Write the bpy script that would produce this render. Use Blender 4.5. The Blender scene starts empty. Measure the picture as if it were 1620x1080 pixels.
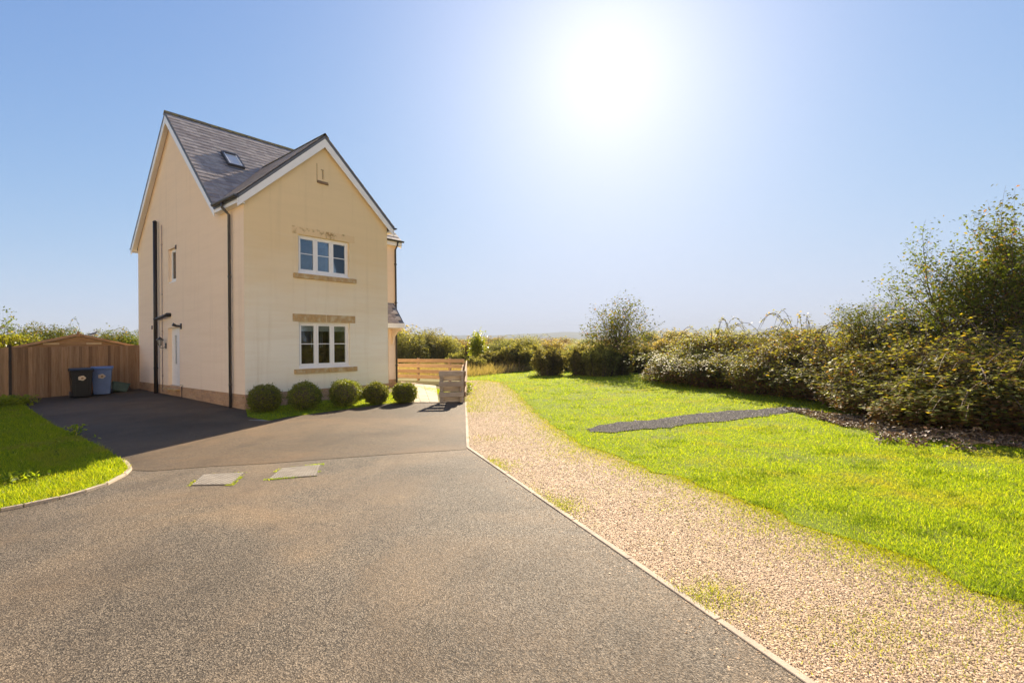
import bpy, bmesh, math, random
import numpy as np
from mathutils import Matrix, Vector
from mathutils.geometry import tessellate_polygon

random.seed(4)
RNG = np.random.default_rng(11)
SC = bpy.context.scene
COL = SC.collection
R = math.radians

# ------------------------------------------------------------------ camera
EYE = 1.63
cam_d = bpy.data.cameras.new("camera")
cam = bpy.data.objects.new("camera", cam_d)
COL.objects.link(cam)
cam_d.sensor_width = 36
FPX = 782.6
cam_d.lens = FPX / 1620 * 36
cam_d.clip_start = 0.05
cam_d.clip_end = 20000
CAM_M = Matrix.Translation((0, 0, EYE)) @ Matrix.Rotation(R(90) + 0.0085, 4, 'X') @ Matrix.Rotation(-0.013, 4, 'Z')
cam.matrix_world = CAM_M
SC.camera = cam

# ------------------------------------------------------------------ light
SUN_AZ, SUN_EL = R(11.5), R(28.9)
sunv = Vector((math.sin(SUN_AZ) * math.cos(SUN_EL), math.cos(SUN_AZ) * math.cos(SUN_EL), math.sin(SUN_EL)))
sd = bpy.data.lights.new("sun", 'SUN')
sd.energy = 2.85
sd.angle = R(0.5)
sd.color = (1.0, 0.86, 0.66)
sun = bpy.data.objects.new("sun", sd)
sun.rotation_euler = sunv.to_track_quat('Z', 'Y').to_euler()
COL.objects.link(sun)

world = bpy.data.worlds.new("World")
SC.world = world
world.use_nodes = True
wn = world.node_tree
for n in list(wn.nodes):
    wn.nodes.remove(n)
w_out = wn.nodes.new('ShaderNodeOutputWorld')
sky = wn.nodes.new('ShaderNodeTexSky')
sky.sky_type = 'NISHITA'
sky.sun_disc = False
sky.sun_elevation = SUN_EL
sky.sun_rotation = SUN_AZ
sky.altitude = 30
sky.air_density = 0.7
sky.dust_density = 0.1
sky.ozone_density = 4.0
bg = wn.nodes.new('ShaderNodeBackground')
bg.inputs['Strength'].default_value = 0.055
# soft shoulder: the sky brightens towards the horizon and the sun without clipping
ssep = wn.nodes.new('ShaderNodeSeparateColor'); scom = wn.nodes.new('ShaderNodeCombineColor')
wn.links.new(sky.outputs[0], ssep.inputs[0])
def _m(op, a, b=0.0):
    m = wn.nodes.new('ShaderNodeMath'); m.operation = op
    for i, v in enumerate((a, b)):
        if isinstance(v, (int, float)): m.inputs[i].default_value = v
        else: wn.links.new(v, m.inputs[i])
    return m.outputs[0]
for ch, mx_ in enumerate((2.65, 2.85, 3.5)):
    x_ = _m('MULTIPLY', ssep.outputs[ch], (0.84, 0.9, 1.14)[ch])
    q_ = _m('DIVIDE', x_, mx_)
    wn.links.new(_m('DIVIDE', x_, _m('SQRT', _m('ADD', _m('MULTIPLY', q_, q_), 1.0))), scom.inputs[ch])
wn.links.new(scom.outputs[0], bg.inputs['Color'])
# the bright aureole round the sun
tc = wn.nodes.new('ShaderNodeTexCoord')
dot = wn.nodes.new('ShaderNodeVectorMath'); dot.operation = 'DOT_PRODUCT'
nrm = wn.nodes.new('ShaderNodeVectorMath'); nrm.operation = 'NORMALIZE'
wn.links.new(tc.outputs['Generated'], nrm.inputs[0])
wn.links.new(nrm.outputs[0], dot.inputs[0])
dot.inputs[1].default_value = sunv
def wmath(op, a, b):
    m = wn.nodes.new('ShaderNodeMath'); m.operation = op
    for i, v in enumerate((a, b)):
        if isinstance(v, (int, float)): m.inputs[i].default_value = v
        else: wn.links.new(v, m.inputs[i])
    return m.outputs[0]
dd = wmath('MAXIMUM', dot.outputs['Value'], 0.0)
glow = wmath('ADD', wmath('ADD', wmath('MULTIPLY', wmath('POWER', dd, 22.0), 0.066), wmath('MULTIPLY', wmath('POWER', dd, 6.0), 0.026)), wmath('MULTIPLY', wmath('POWER', dd, 160.0), 0.03))
bg2 = wn.nodes.new('ShaderNodeBackground')
bg2.inputs['Color'].default_value = (1.0, 0.88, 0.78, 1)
wn.links.new(glow, bg2.inputs['Strength'])
wadd = wn.nodes.new('ShaderNodeAddShader')
wn.links.new(bg.outputs[0], wadd.inputs[0]); wn.links.new(bg2.outputs[0], wadd.inputs[1])
wn.links.new(wadd.outputs[0], w_out.inputs['Surface'])

SC.view_settings.view_transform = 'Standard'
SC.view_settings.look = 'None'
SC.view_settings.gamma = 1
SC.view_settings.use_curve_mapping = False
SC.view_settings.exposure = 2.34

# ------------------------------------------------------------------ helpers
def gz(y):
    return float(np.interp(y, [11, 20], [0.0, 0.16]))
def gza(y):
    return np.interp(y, [11, 20], [0.0, 0.16])
def ray(u, v):
    d = CAM_M.to_3x3() @ Vector(((u - 810) / FPX, -(v - 540) / FPX, -1))
    return d
def G(u, v):
    """ground point under a pixel of the 1620x1080 photograph"""
    d = ray(u, v)
    z = 0.0
    for _ in range(12):
        t = (z - EYE) / d.z
        z = gz(d.y * t)
    return (d.x * t, d.y * t)
def at(u, v, Y):
    d = ray(u, v); t = Y / d.y
    return Vector((d.x * t, Y, EYE + d.z * t))
def PX(u, Y):
    return at(u, 540, Y).x

MATS = {}
class NT:
    def __init__(s, name):
        s.m = bpy.data.materials.new(name); s.m.use_nodes = True
        s.t = s.m.node_tree
        s.b = s.t.nodes['Principled BSDF']; s.out = s.t.nodes['Material Output']
        MATS[name] = s.m
    def n(s, kind, **kw):
        nd = s.t.nodes.new('ShaderNode' + kind)
        for k, v in kw.items():
            if hasattr(nd, k) and k not in nd.inputs: setattr(nd, k, v)
            else: s.set(nd, k, v)
        return nd
    def set(s, nd, k, v):
        i = nd.inputs[k]
        if hasattr(v, 'is_linked') or isinstance(v, bpy.types.NodeSocket): s.t.links.new(v, i)
        elif isinstance(v, (tuple, list)) and len(v) == 3 and i.type == 'RGBA': i.default_value = (*v, 1)
        else: i.default_value = v
    def coord(s, kind='Object'):
        return s.t.nodes.new('ShaderNodeTexCoord').outputs[kind]
    def pos(s):
        return s.t.nodes.new('ShaderNodeNewGeometry').outputs['Position']
    def noise(s, vec, scale, detail=4, rough=0.55, dist=0.0, out='Fac'):
        nd = s.t.nodes.new('ShaderNodeTexNoise')
        s.t.links.new(vec, nd.inputs['Vector'])
        nd.inputs['Scale'].default_value = scale; nd.inputs['Detail'].default_value = detail
        nd.inputs['Roughness'].default_value = rough; nd.inputs['Distortion'].default_value = dist
        return nd.outputs[out]
    def voro(s, vec, scale, out='Color', feature='F1'):
        nd = s.t.nodes.new('ShaderNodeTexVoronoi'); nd.feature = feature
        s.t.links.new(vec, nd.inputs['Vector']); nd.inputs['Scale'].default_value = scale
        return nd.outputs[out]
    def scale(s, vec, xyz, loc=(0, 0, 0)):
        nd = s.t.nodes.new('ShaderNodeMapping'); s.t.links.new(vec, nd.inputs['Vector'])
        nd.inputs['Scale'].default_value = xyz; nd.inputs['Location'].default_value = loc
        return nd.outputs[0]
    def ramp(s, fac, stops, interp='LINEAR'):
        nd = s.t.nodes.new('ShaderNodeValToRGB'); cr = nd.color_ramp; cr.interpolation = interp
        while len(cr.elements) < len(stops): cr.elements.new(0.5)
        for e, (p, c) in zip(cr.elements, stops):
            e.position = p; e.color = (*c, 1) if isinstance(c, tuple) else (c, c, c, 1)
        s.t.links.new(fac, nd.inputs[0])
        return nd.outputs[0]
    def mix(s, fac, a, b, mode='MIX'):
        nd = s.t.nodes.new('ShaderNodeMix'); nd.data_type = 'RGBA'; nd.blend_type = mode
        for i, v in ((0, fac), (6, a), (7, b)):
            if isinstance(v, bpy.types.NodeSocket): s.t.links.new(v, nd.inputs[i])
            elif isinstance(v, tuple): nd.inputs[i].default_value = (*v, 1)
            else: nd.inputs[i].default_value = v if i == 0 else (v, v, v, 1)
        return nd.outputs[2]
    def math(s, op, a, b=0.0):
        nd = s.t.nodes.new('ShaderNodeMath'); nd.operation = op
        for i, v in enumerate((a, b)):
            if isinstance(v, bpy.types.NodeSocket): s.t.links.new(v, nd.inputs[i])
            else: nd.inputs[i].default_value = v
        return nd.outputs[0]
    def sep(s, vec):
        nd = s.t.nodes.new('ShaderNodeSeparateXYZ'); s.t.links.new(vec, nd.inputs[0]); return nd.outputs
    def bump(s, h, strength=0.3, dist=0.01):
        nd = s.t.nodes.new('ShaderNodeBump'); nd.inputs['Strength'].default_value = strength
        nd.inputs['Distance'].default_value = dist
        s.t.links.new(h, nd.inputs['Height'])
        s.t.links.new(nd.outputs[0], s.b.inputs['Normal'])
        return nd.outputs[0]
    def base(s, c, rough=0.7, spec=0.3, metal=0.0):
        s.set(s.b, 'Base Color', c); s.set(s.b, 'Roughness', rough)
        s.b.inputs['Specular IOR Level'].default_value = spec; s.b.inputs['Metallic'].default_value = metal
        return s.m

def plain(name, c, rough=0.6, spec=0.3, metal=0.0, var=0.15, sc=6.0):
    n = NT(name); p = n.coord()
    f = n.noise(p, sc, 5, 0.6)
    c1 = tuple(x * (1 - var) for x in c); c2 = tuple(min(1, x * (1 + var)) for x in c)
    n.base(n.ramp(f, [(0.3, c1), (0.7, c2)]), rough, spec, metal)
    n.bump(n.noise(p, sc * 12, 3), 0.15, 0.003)
    return n.m

def leafmat(name, stops, trans=0.45, rough=0.45, spec=0.4, tcol=None, patch=None):
    n = NT(name)
    at_ = n.t.nodes.new('ShaderNodeAttribute'); at_.attribute_name = 'rnd'
    col = n.ramp(at_.outputs['Fac'], stops)
    oi = n.t.nodes.new('ShaderNodeObjectInfo')
    hs = n.t.nodes.new('ShaderNodeHueSaturation'); n.t.links.new(col, hs.inputs['Color'])
    n.t.links.new(n.math('ADD', n.math('MULTIPLY', oi.outputs['Random'], 0.04), 0.48), hs.inputs['Hue'])
    n.t.links.new(n.math('ADD', n.math('MULTIPLY', oi.outputs['Random'], 0.4), 0.95), hs.inputs['Value'])
    col = hs.outputs[0]
    if patch:
        f = n.ramp(n.noise(n.pos(), patch[0], 4, 0.6), [(patch[1], 0.0), (patch[2], 1.0)])
        col = n.mix(f, col, patch[3])
    n.base(col, rough, spec)
    tr = n.t.nodes.new('ShaderNodeBsdfTranslucent')
    tc_ = n.mix(1.0, col, tcol or (2.0, 1.9, 0.7), 'MULTIPLY')
    n.t.links.new(tc_, tr.inputs['Color'])
    mx = n.t.nodes.new('ShaderNodeMixShader'); mx.inputs[0].default_value = trans
    n.t.links.new(n.b.outputs[0], mx.inputs[1]); n.t.links.new(tr.outputs[0], mx.inputs[2])
    n.t.links.new(mx.outputs[0], n.out.inputs['Surface'])
    return n.m

# ---- materials
def m_asphalt(name, cell, c_dark, c_mid, c_light, stainc, bumps):
    n = NT(name); p = n.pos()
    v = n.voro(p, cell, 'Color'); vs = n.sep(v)
    spk = n.ramp(vs[0], [(0.0, c_dark), (0.45, c_mid), (0.8, c_light), (1.0, tuple(x * 1.5 for x in c_light))])
    big = n.noise(p, 0.55, 6, 0.62, 0.8)
    big2 = n.noise(n.scale(p, (1.0, 0.35, 1.0)), 1.7, 5, 0.6)
    col = n.mix(n.ramp(big, [(0.44, 0.0), (0.62, 0.75)]), spk, n.mix(0.55, n.mix(1.0, spk, (1.35, 1.15, 0.92), 'MULTIPLY'), stainc))
    col = n.mix(1.0, col, n.ramp(n.noise(n.scale(p, (0.5, 0.9, 1), (3, 7, 0)), 0.5, 5, 0.6, 0.5), [(0.35, (0.75, 0.75, 0.75)), (0.5, (1, 1, 1)), (0.65, (1.32, 1.25, 1.14))]), 'MULTIPLY')
    col = n.mix(n.ramp(big2, [(0.34, 0.5), (0.5, 0.0)]), col, n.mix(0.5, col, c_dark))
    n.base(col, n.ramp(vs[1], [(0.0, 0.6), (1.0, 0.95)]), 0.18)
    h = n.mix(0.5, n.voro(p, cell, 'Distance'), n.noise(p, cell * 0.4, 3))
    n.bump(h, bumps, 0.006)
    return n.m
ASPH = m_asphalt('worn_chipping_asphalt', 150, (0.032, 0.026, 0.02), (0.088, 0.071, 0.053), (0.195, 0.158, 0.115), (0.165, 0.125, 0.085), 1.0)
ASPH2 = m_asphalt('fine_dark_asphalt', 200, (0.036, 0.025, 0.015), (0.078, 0.055, 0.034), (0.14, 0.103, 0.066), (0.125, 0.085, 0.05), 0.7)

def m_gravel():
    n = NT('pinkish_path_gravel'); p = n.pos()
    v = n.voro(p, 100, 'Color'); vs = n.sep(v)
    c = n.ramp(vs[0], [(0, (0.2, 0.125, 0.08)), (0.3, (0.42, 0.28, 0.175)), (0.7, (0.56, 0.39, 0.25)), (1, (0.72, 0.56, 0.4))])
    c = n.mix(n.ramp(n.noise(p, 0.8, 5, 0.6), [(0.4, 0.0), (0.7, 0.5)]), c, (0.42, 0.29, 0.18))
    moss = n.math('MULTIPLY', n.ramp(n.noise(p, 1.6, 6, 0.7), [(0.46, 0.0), (0.6, 0.85)]), n.ramp(n.noise(p, 14, 4, 0.7), [(0.45, 0.0), (0.6, 1.0)]))
    c = n.mix(moss, c, (0.3, 0.27, 0.05))
    n.base(c, 0.85, 0.25)
    n.bump(n.mix(0.4, n.voro(p, 62, 'Distance'), n.noise(p, 30, 3)), 1.0, 0.012)
    return n.m
GRAV = m_gravel()
def m_ground(name, stops, sc=3.0, fine=40, bs=0.6):
    n = NT(name); p = n.pos()
    f = n.mix(0.45, n.noise(p, sc, 6, 0.65), n.noise(p, fine, 4, 0.7))
    n.base(n.ramp(f, stops), 0.95, 0.1)
    n.bump(n.noise(p, fine, 4, 0.7), bs, 0.03)
    return n.m
SOD = m_ground('lawn_sod', [(0.36, (0.19, 0.14, 0.05)), (0.45, (0.13, 0.17, 0.012)), (0.62, (0.19, 0.24, 0.015))])
FIELD = m_ground('rough_pasture', [(0.35, (0.13, 0.10, 0.05)), (0.5, (0.16, 0.15, 0.05)), (0.65, (0.22, 0.19, 0.08))], 0.25, 9)
EARTH = m_ground('dark_bed_soil', [(0.35, (0.03, 0.022, 0.015)), (0.65, (0.09, 0.065, 0.04))], 4)
DGRAV = m_ground('grey_chippings', [(0.42, (0.02, 0.019, 0.02)), (0.52, (0.07, 0.063, 0.066)), (0.62, (0.2, 0.18, 0.17))], 30, 60, 1.0)
def m_conc(name, c):
    n = NT(name); p = n.pos()
    f = n.mix(0.4, n.noise(p, 2.5, 6, 0.65), n.noise(p, 60, 3, 0.6))
    n.base(n.ramp(f, [(0.35, tuple(x * 0.62 for x in c)), (0.5, c), (0.65, tuple(min(1, x * 1.15) for x in c))]), 0.85, 0.2)
    n.bump(n.noise(p, 90, 3), 0.4, 0.004)
    return n.m
KERB = m_conc('pale_concrete_edging', (0.44, 0.36, 0.27))
SLAB = m_conc('buff_paving_concrete', (0.5, 0.42, 0.3))

def m_render(name, low, high, zlo, zhi):
    n = NT(name); p = n.coord(); z = n.sep(p)[2]
    warp = n.math('ADD', z, n.math('MULTIPLY', n.math('SUBTRACT', n.noise(n.scale(p, (0.6, 0.6, 2.2)), 1.1, 5, 0.6), 0.5), 2.2))
    f = n.t.nodes.new('ShaderNodeMapRange'); n.t.links.new(warp, f.inputs[0])
    f.inputs[1].default_value = zlo; f.inputs[2].default_value = zhi
    c = n.mix(f.outputs[0], low, high)
    band = n.ramp(n.noise(n.scale(p, (0.25, 0.25, 3.4)), 1.3, 4, 0.7), [(0.42, 0.0), (0.75, 0.3)])
    c = n.mix(band, c, tuple(x * 0.85 for x in high))
    drip = n.ramp(n.noise(n.scale(p, (5, 5, 0.25)), 1.0, 5, 0.65, 0.4), [(0.54, 0.0), (0.82, 0.35)])
    c = n.mix(drip, c, tuple(x * 0.7 for x in high))
    n.base(c, 0.9, 0.15)
    n.bump(n.noise(p, 140, 3, 0.7), 0.35, 0.003)
    return n.m
RENDER_F = m_render('weathered_cream_render', (0.9, 0.81, 0.63), (0.85, 0.63, 0.35), 1.8, 4.7)
RENDER_L = m_render('peach_cream_render', (0.96, 0.75, 0.54), (0.95, 0.69, 0.45), 1.0, 7.5)

PALE_R = m_render('pale_cream_render', (0.86, 0.78, 0.64), (0.84, 0.74, 0.58), 2.6, 5.0)
WHITE = plain('white_upvc', (0.88, 0.83, 0.76), 0.35, 0.5, var=0.03)
BLACKP = plain('black_plastic', (0.05, 0.043, 0.038), 0.4, 0.5, var=0.2)
BROWNP = plain('brown_black_pipe', (0.03, 0.021, 0.016), 0.45, 0.4, var=0.2)
LEAD = plain('grey_lead', (0.13, 0.13, 0.135), 0.5, 0.4)
BLIND = plain('pale_fabric', (0.75, 0.74, 0.7), 0.8, 0.1)
DARKIN = plain('dim_brown_room', (0.26, 0.165, 0.085), 0.9, 0.1, var=0.5, sc=2.5)  # brown room tone stands in for the brown reflection in the lower window
GREYIN = plain('dim_grey_room', (0.42, 0.45, 0.47), 0.9, 0.1, var=0.2, sc=2.0)
def m_glass():
    n = NT('window_glass')
    gl = n.t.nodes.new('ShaderNodeBsdfGlossy'); gl.inputs['Roughness'].default_value = 0.02
    tr = n.t.nodes.new('ShaderNodeBsdfTransparent'); tr.inputs[0].default_value = (0.86, 0.9, 0.9, 1)
    fr = n.t.nodes.new('ShaderNodeFresnel'); fr.inputs[0].default_value = 1.9
    mx = n.t.nodes.new('ShaderNodeMixShader')
    n.t.links.new(fr.outputs[0], mx.inputs[0]); n.t.links.new(tr.outputs[0], mx.inputs[1]); n.t.links.new(gl.outputs[0], mx.inputs[2])
    n.t.links.new(mx.outputs[0], n.out.inputs['Surface'])
    return n.m
GLASS = m_glass()
def m_random(name, stops, rough=0.7, spec=0.3, grain=None, sc=8.0, bs=0.4, mottle=None):
    n = NT(name); p = n.coord()
    oi = n.t.nodes.new('ShaderNodeObjectInfo')
    c = n.ramp(oi.outputs['Random'], stops)
    if grain:
        off = n.t.nodes.new('ShaderNodeVectorMath'); off.operation = 'ADD'
        n.t.links.new(n.scale(p, grain), off.inputs[0])
        cb = n.t.nodes.new('ShaderNodeCombineXYZ')
        n.t.links.new(n.math('MULTIPLY', oi.outputs['Random'], 60.0), cb.inputs[0]); n.t.links.new(cb.outputs[0], off.inputs[1])
        g = n.noise(off.outputs[0], sc, 6, 0.65, 0.6)
    else:
        g = n.noise(n.pos(), sc, 5, 0.65)
    c = n.mix(n.ramp(g, [(0.3, 0.0), (0.75, 1.0)]), c, n.mix(1.0, c, (0.55, 0.5, 0.45), 'MULTIPLY'))
    if mottle:
        c = n.mix(n.ramp(n.noise(n.pos(), mottle[0], 5, 0.7), [(mottle[1], 0.0), (mottle[2], 0.85)]), c, mottle[3])
    n.base(c, rough, spec); n.bump(g, bs, 0.004)
    return n.m
SLATE = m_random('grey_roof_slate', [(0, (0.36, 0.295, 0.24)), (0.5, (0.46, 0.38, 0.31)), (1, (0.54, 0.45, 0.365))], 0.5, 0.4, sc=6)
RIDGE = m_random('mossy_ridge_tile', [(0, (0.13, 0.105, 0.08)), (1, (0.2, 0.15, 0.11))], 0.8, 0.2, sc=20, mottle=(9, 0.42, 0.55, (0.3, 0.22, 0.05)))
BRICK = m_random('buff_plinth_brick', [(0, (0.6, 0.36, 0.19)), (0.5, (0.66, 0.42, 0.24)), (1, (0.52, 0.32, 0.19))], 0.85, 0.2, sc=22)
MORTAR = plain('plinth_mortar', (0.42, 0.31, 0.21), 0.95, 0.1)
STONE = m_random('lichened_sandstone', [(0, (0.62, 0.4, 0.17)), (1, (0.58, 0.38, 0.18))], 0.9, 0.15, sc=14, mottle=(7, 0.48, 0.62, (0.62, 0.5, 0.3)))
STAIN = m_random('stained_sandstone', [(0, (0.5, 0.32, 0.13)), (1, (0.7, 0.48, 0.24))], 0.9, 0.15, sc=9, mottle=(5, 0.36, 0.46, (0.86, 0.62, 0.34)))
BOARD = m_random('weathered_fence_board', [(0, (0.27, 0.155, 0.08)), (0.3, (0.52, 0.32, 0.175)), (0.6, (0.34, 0.205, 0.11)), (0.85, (0.47, 0.3, 0.17)), (1, (0.23, 0.14, 0.08))], 0.85, 0.15, (14, 14, 1.3), 2.0, 0.5)  # tones spread wide board to board, standing in for overlap shadow lines
SLEEPER = m_random('tan_sawn_timber', [(0, (0.38, 0.27, 0.17)), (1, (0.5, 0.37, 0.24))], 0.85, 0.15, (1.2, 12, 12), 2.0, 0.5)
GREYW = m_random('silvered_timber', [(0, (0.36, 0.3, 0.24)), (1, (0.46, 0.39, 0.31))], 0.75, 0.25, (1.5, 12, 12), 2.2, 0.6)
SHEDW = m_random('brown_shed_board', [(0, (0.38, 0.23, 0.12)), (1, (0.5, 0.32, 0.18))], 0.85, 0.15, (1.5, 12, 12), 2.0, 0.4)
BARK = plain('grey_brown_bark', (0.13, 0.095, 0.07), 0.9, 0.1, var=0.4, sc=12)
TWIG = plain('dry_twig', (0.3, 0.23, 0.16), 0.9, 0.1, var=0.3, sc=12)
PLATE = plain('dull_cover_plate', (0.2, 0.17, 0.13), 0.7, 0.3, 0.0, var=0.4, sc=7)
METAL = plain('worn_cover_steel', (0.42, 0.37, 0.3), 0.6, 0.5, 0.0, var=0.25, sc=9)
GREYC = plain('grey_cover_plastic', (0.2, 0.22, 0.25), 0.5, 0.4)
BLUE = plain('blue_bin_plastic', (0.12, 0.18, 0.33), 0.45, 0.4, var=0.1)
BINB = plain('black_bin_plastic', (0.007, 0.006, 0.006), 0.45, 0.4, var=0.1)
GRNP = plain('faded_green_plastic', (0.1, 0.15, 0.11), 0.6, 0.3)
CREAM = plain('cream_sticker', (0.6, 0.48, 0.33), 0.6, 0.2, var=0.08)
ORNG = plain('brown_sticker_print', (0.3, 0.17, 0.1), 0.6, 0.2)
BIRDG = plain('grey_feathers', (0.17, 0.18, 0.2), 0.8, 0.2)
HILLM = m_ground('hill_grass', [(0.4, (0.03, 0.045, 0.035)), (0.6, (0.07, 0.085, 0.055))], 0.003, 0.02, 0.0)

LGRASS = leafmat('yellow_green_grass_blade', [(0, (0.10, 0.145, 0.014)), (0.55, (0.18, 0.235, 0.016)), (0.92, (0.30, 0.31, 0.02)), (1, (0.46, 0.4, 0.16))], 0.6, 0.5, 0.2, (1.9, 1.8, 0.4), (0.8, 0.53, 0.72, (0.27, 0.24, 0.06)))  # one blade colour shared by all lawns, weeds and moss
DRYG = leafmat('dry_tall_grass', [(0, (0.2, 0.16, 0.06)), (0.6, (0.28, 0.21, 0.11)), (1, (0.36, 0.27, 0.17))], 0.3, 0.7, 0.2)
BOXL = leafmat('box_leaf', [(0, (0.1, 0.12, 0.02)), (0.7, (0.17, 0.19, 0.03)), (1, (0.28, 0.28, 0.055))], 0.45, 0.5, 0.2, (1.6, 1.6, 0.4))
BRAM = leafmat('bramble_leaf', [(0, (0.12, 0.07, 0.035)), (0.28, (0.21, 0.12, 0.06)), (0.4, (0.1, 0.11, 0.035)), (0.75, (0.17, 0.18, 0.05)), (0.92, (0.26, 0.27, 0.04)), (1, (0.42, 0.27, 0.05))], 0.5, 0.55, 0.08, (1.8, 1.6, 0.5))
TREEL = leafmat('broad_tree_leaf', [(0, (0.07, 0.085, 0.02)), (0.6, (0.11, 0.135, 0.028)), (0.88, (0.17, 0.19, 0.03)), (1, (0.34, 0.17, 0.07))], 0.45, 0.6, 0.05, (1.6, 1.5, 0.4))
WILL = leafmat('willow_scrub_leaf', [(0, (0.12, 0.125, 0.04)), (0.6, (0.2, 0.2, 0.065)), (1, (0.3, 0.28, 0.12))], 0.5, 0.6, 0.08)
HAWT = leafmat('russet_scrub_leaf', [(0, (0.14, 0.11, 0.045)), (0.6, (0.24, 0.19, 0.07)), (1, (0.33, 0.23, 0.1))], 0.5, 0.6, 0.08)
GORS = leafmat('gorse_needle', [(0, (0.08, 0.075, 0.035)), (0.6, (0.15, 0.145, 0.055)), (1, (0.26, 0.24, 0.09))], 0.42, 0.6, 0.08)
YELL = leafmat('yellow_green_leaf', [(0, (0.12, 0.15, 0.01)), (1, (0.24, 0.25, 0.02))], 0.5, 0.4, 0.3)
DEAD = leafmat('dead_leaf', [(0, (0.09, 0.06, 0.035)), (0.7, (0.2, 0.14, 0.09)), (1, (0.32, 0.26, 0.19))], 0.2, 0.6, 0.3, (1.2, 1.1, 0.8))

class MB:
    def __init__(s): s.v = []; s.f = []
    def add(s, vs, fs):
        o = len(s.v); s.v += [tuple(v) for v in vs]; s.f += [tuple(i + o for i in f) for f in fs]; return s
    def box(s, x0, x1, y0, y1, z0, z1, M=None):
        vs = [Vector(p) for p in ((x0, y0, z0), (x1, y0, z0), (x1, y1, z0), (x0, y1, z0), (x0, y0, z1), (x1, y0, z1), (x1, y1, z1), (x0, y1, z1))]
        if M: vs = [M @ v for v in vs]
        return s.add(vs, [(3, 2, 1, 0), (4, 5, 6, 7), (0, 1, 5, 4), (1, 2, 6, 5), (2, 3, 7, 6), (3, 0, 4, 7)])
    def prism(s, pts, d):
        """polygon of 3D points pushed by vector d"""
        n = len(pts); d = Vector(d)
        a = [Vector(p) for p in pts]; b = [p + d for p in a]
        nr = sum(((a[i] - a[0]).cross(a[(i + 1) % n] - a[0]) for i in range(1, n - 1)), Vector((0, 0, 0)))
        fs = [tuple(range(n)), tuple(range(2 * n - 1, n - 1, -1))] + [(i + n, (i + 1) % n + n, (i + 1) % n, i) for i in range(n)]
        if nr.dot(d) > 0: fs = [tuple(reversed(f)) for f in fs]
        return s.add(a + b, fs)
    def tube(s, path, r, n=8, cap=True):
        path = [Vector(p) for p in path]
        rs = r if isinstance(r, (list, tuple)) else [r] * len(path)
        vs = []; fs = []
        for i, p in enumerate(path):
            t = (path[min(i + 1, len(path) - 1)] - path[max(i - 1, 0)]).normalized()
            up = Vector((0, 0, 1)) if abs(t.z) < 0.9 else Vector((1, 0, 0))
            x = t.cross(up).normalized(); y = t.cross(x)
            for k in range(n):
                a = 2 * math.pi * k / n
                vs.append(p + (x * math.cos(a) + y * math.sin(a)) * rs[i])
        for i in range(len(path) - 1):
            for k in range(n):
                fs.append((i * n + k, i * n + (k + 1) % n, (i + 1) * n + (k + 1) % n, (i + 1) * n + k))
        if cap:
            fs.append(tuple(reversed(range(n)))); fs.append(tuple((len(path) - 1) * n + k for k in range(n)))
        return s.add(vs, fs)
    def lathe(s, prof, c=(0, 0, 0), n=12):
        vs = []; fs = []
        for (r, z) in prof:
            for k in range(n):
                a = 2 * math.pi * k / n
                vs.append((c[0] + r * math.cos(a), c[1] + r * math.sin(a), c[2] + z))
        for i in range(len(prof) - 1):
            for k in range(n):
                fs.append((i * n + k, i * n + (k + 1) % n, (i + 1) * n + (k + 1) % n, (i + 1) * n + k))
        fs.append(tuple(reversed(range(n)))); fs.append(tuple((len(prof) - 1) * n + k for k in range(n)))
        return s.add(vs, fs)
    def mesh(s, name, mat, smooth=False):
        me = bpy.data.meshes.new(name); me.from_pydata(s.v, [], s.f); me.materials.append(mat)
        if smooth: me.polygons.foreach_set('use_smooth', [True] * len(me.polygons))
        me.update(); return me
    def build(s, name, mat, parent=None, bevel=0.0, smooth=False):
        return link(name, s.mesh(name, mat, smooth), parent, bevel)
def link(name, me, parent=None, bevel=0.0, M=None):
    o = bpy.data.objects.new(name, me); COL.objects.link(o)
    if parent: o.parent = parent
    if M is not None: o.matrix_local = M
    if bevel:
        b = o.modifiers.new('bevel', 'BEVEL'); b.width = bevel; b.segments = 2; b.limit_method = 'ANGLE'
    return o
def tag(o, label=None, cat=None, group=None, kind=None):
    if label: o['label'] = label
    if cat: o['category'] = cat
    if group: o['group'] = group
    if kind: o['kind'] = kind
    return o
def empty(name, loc, rz=0.0, **k):
    o = bpy.data.objects.new(name, None); COL.objects.link(o); o.location = loc; o.rotation_euler = (0, 0, rz)
    o.empty_display_size = 0.2
    return tag(o, **k)
def kids(o): return [c for c in o.children]
def copy_tree(o, parent=None):
    c = o.copy(); COL.objects.link(c)
    if parent: c.parent = parent
    for ch in list(o.children): copy_tree(ch, c)
    return c

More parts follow.
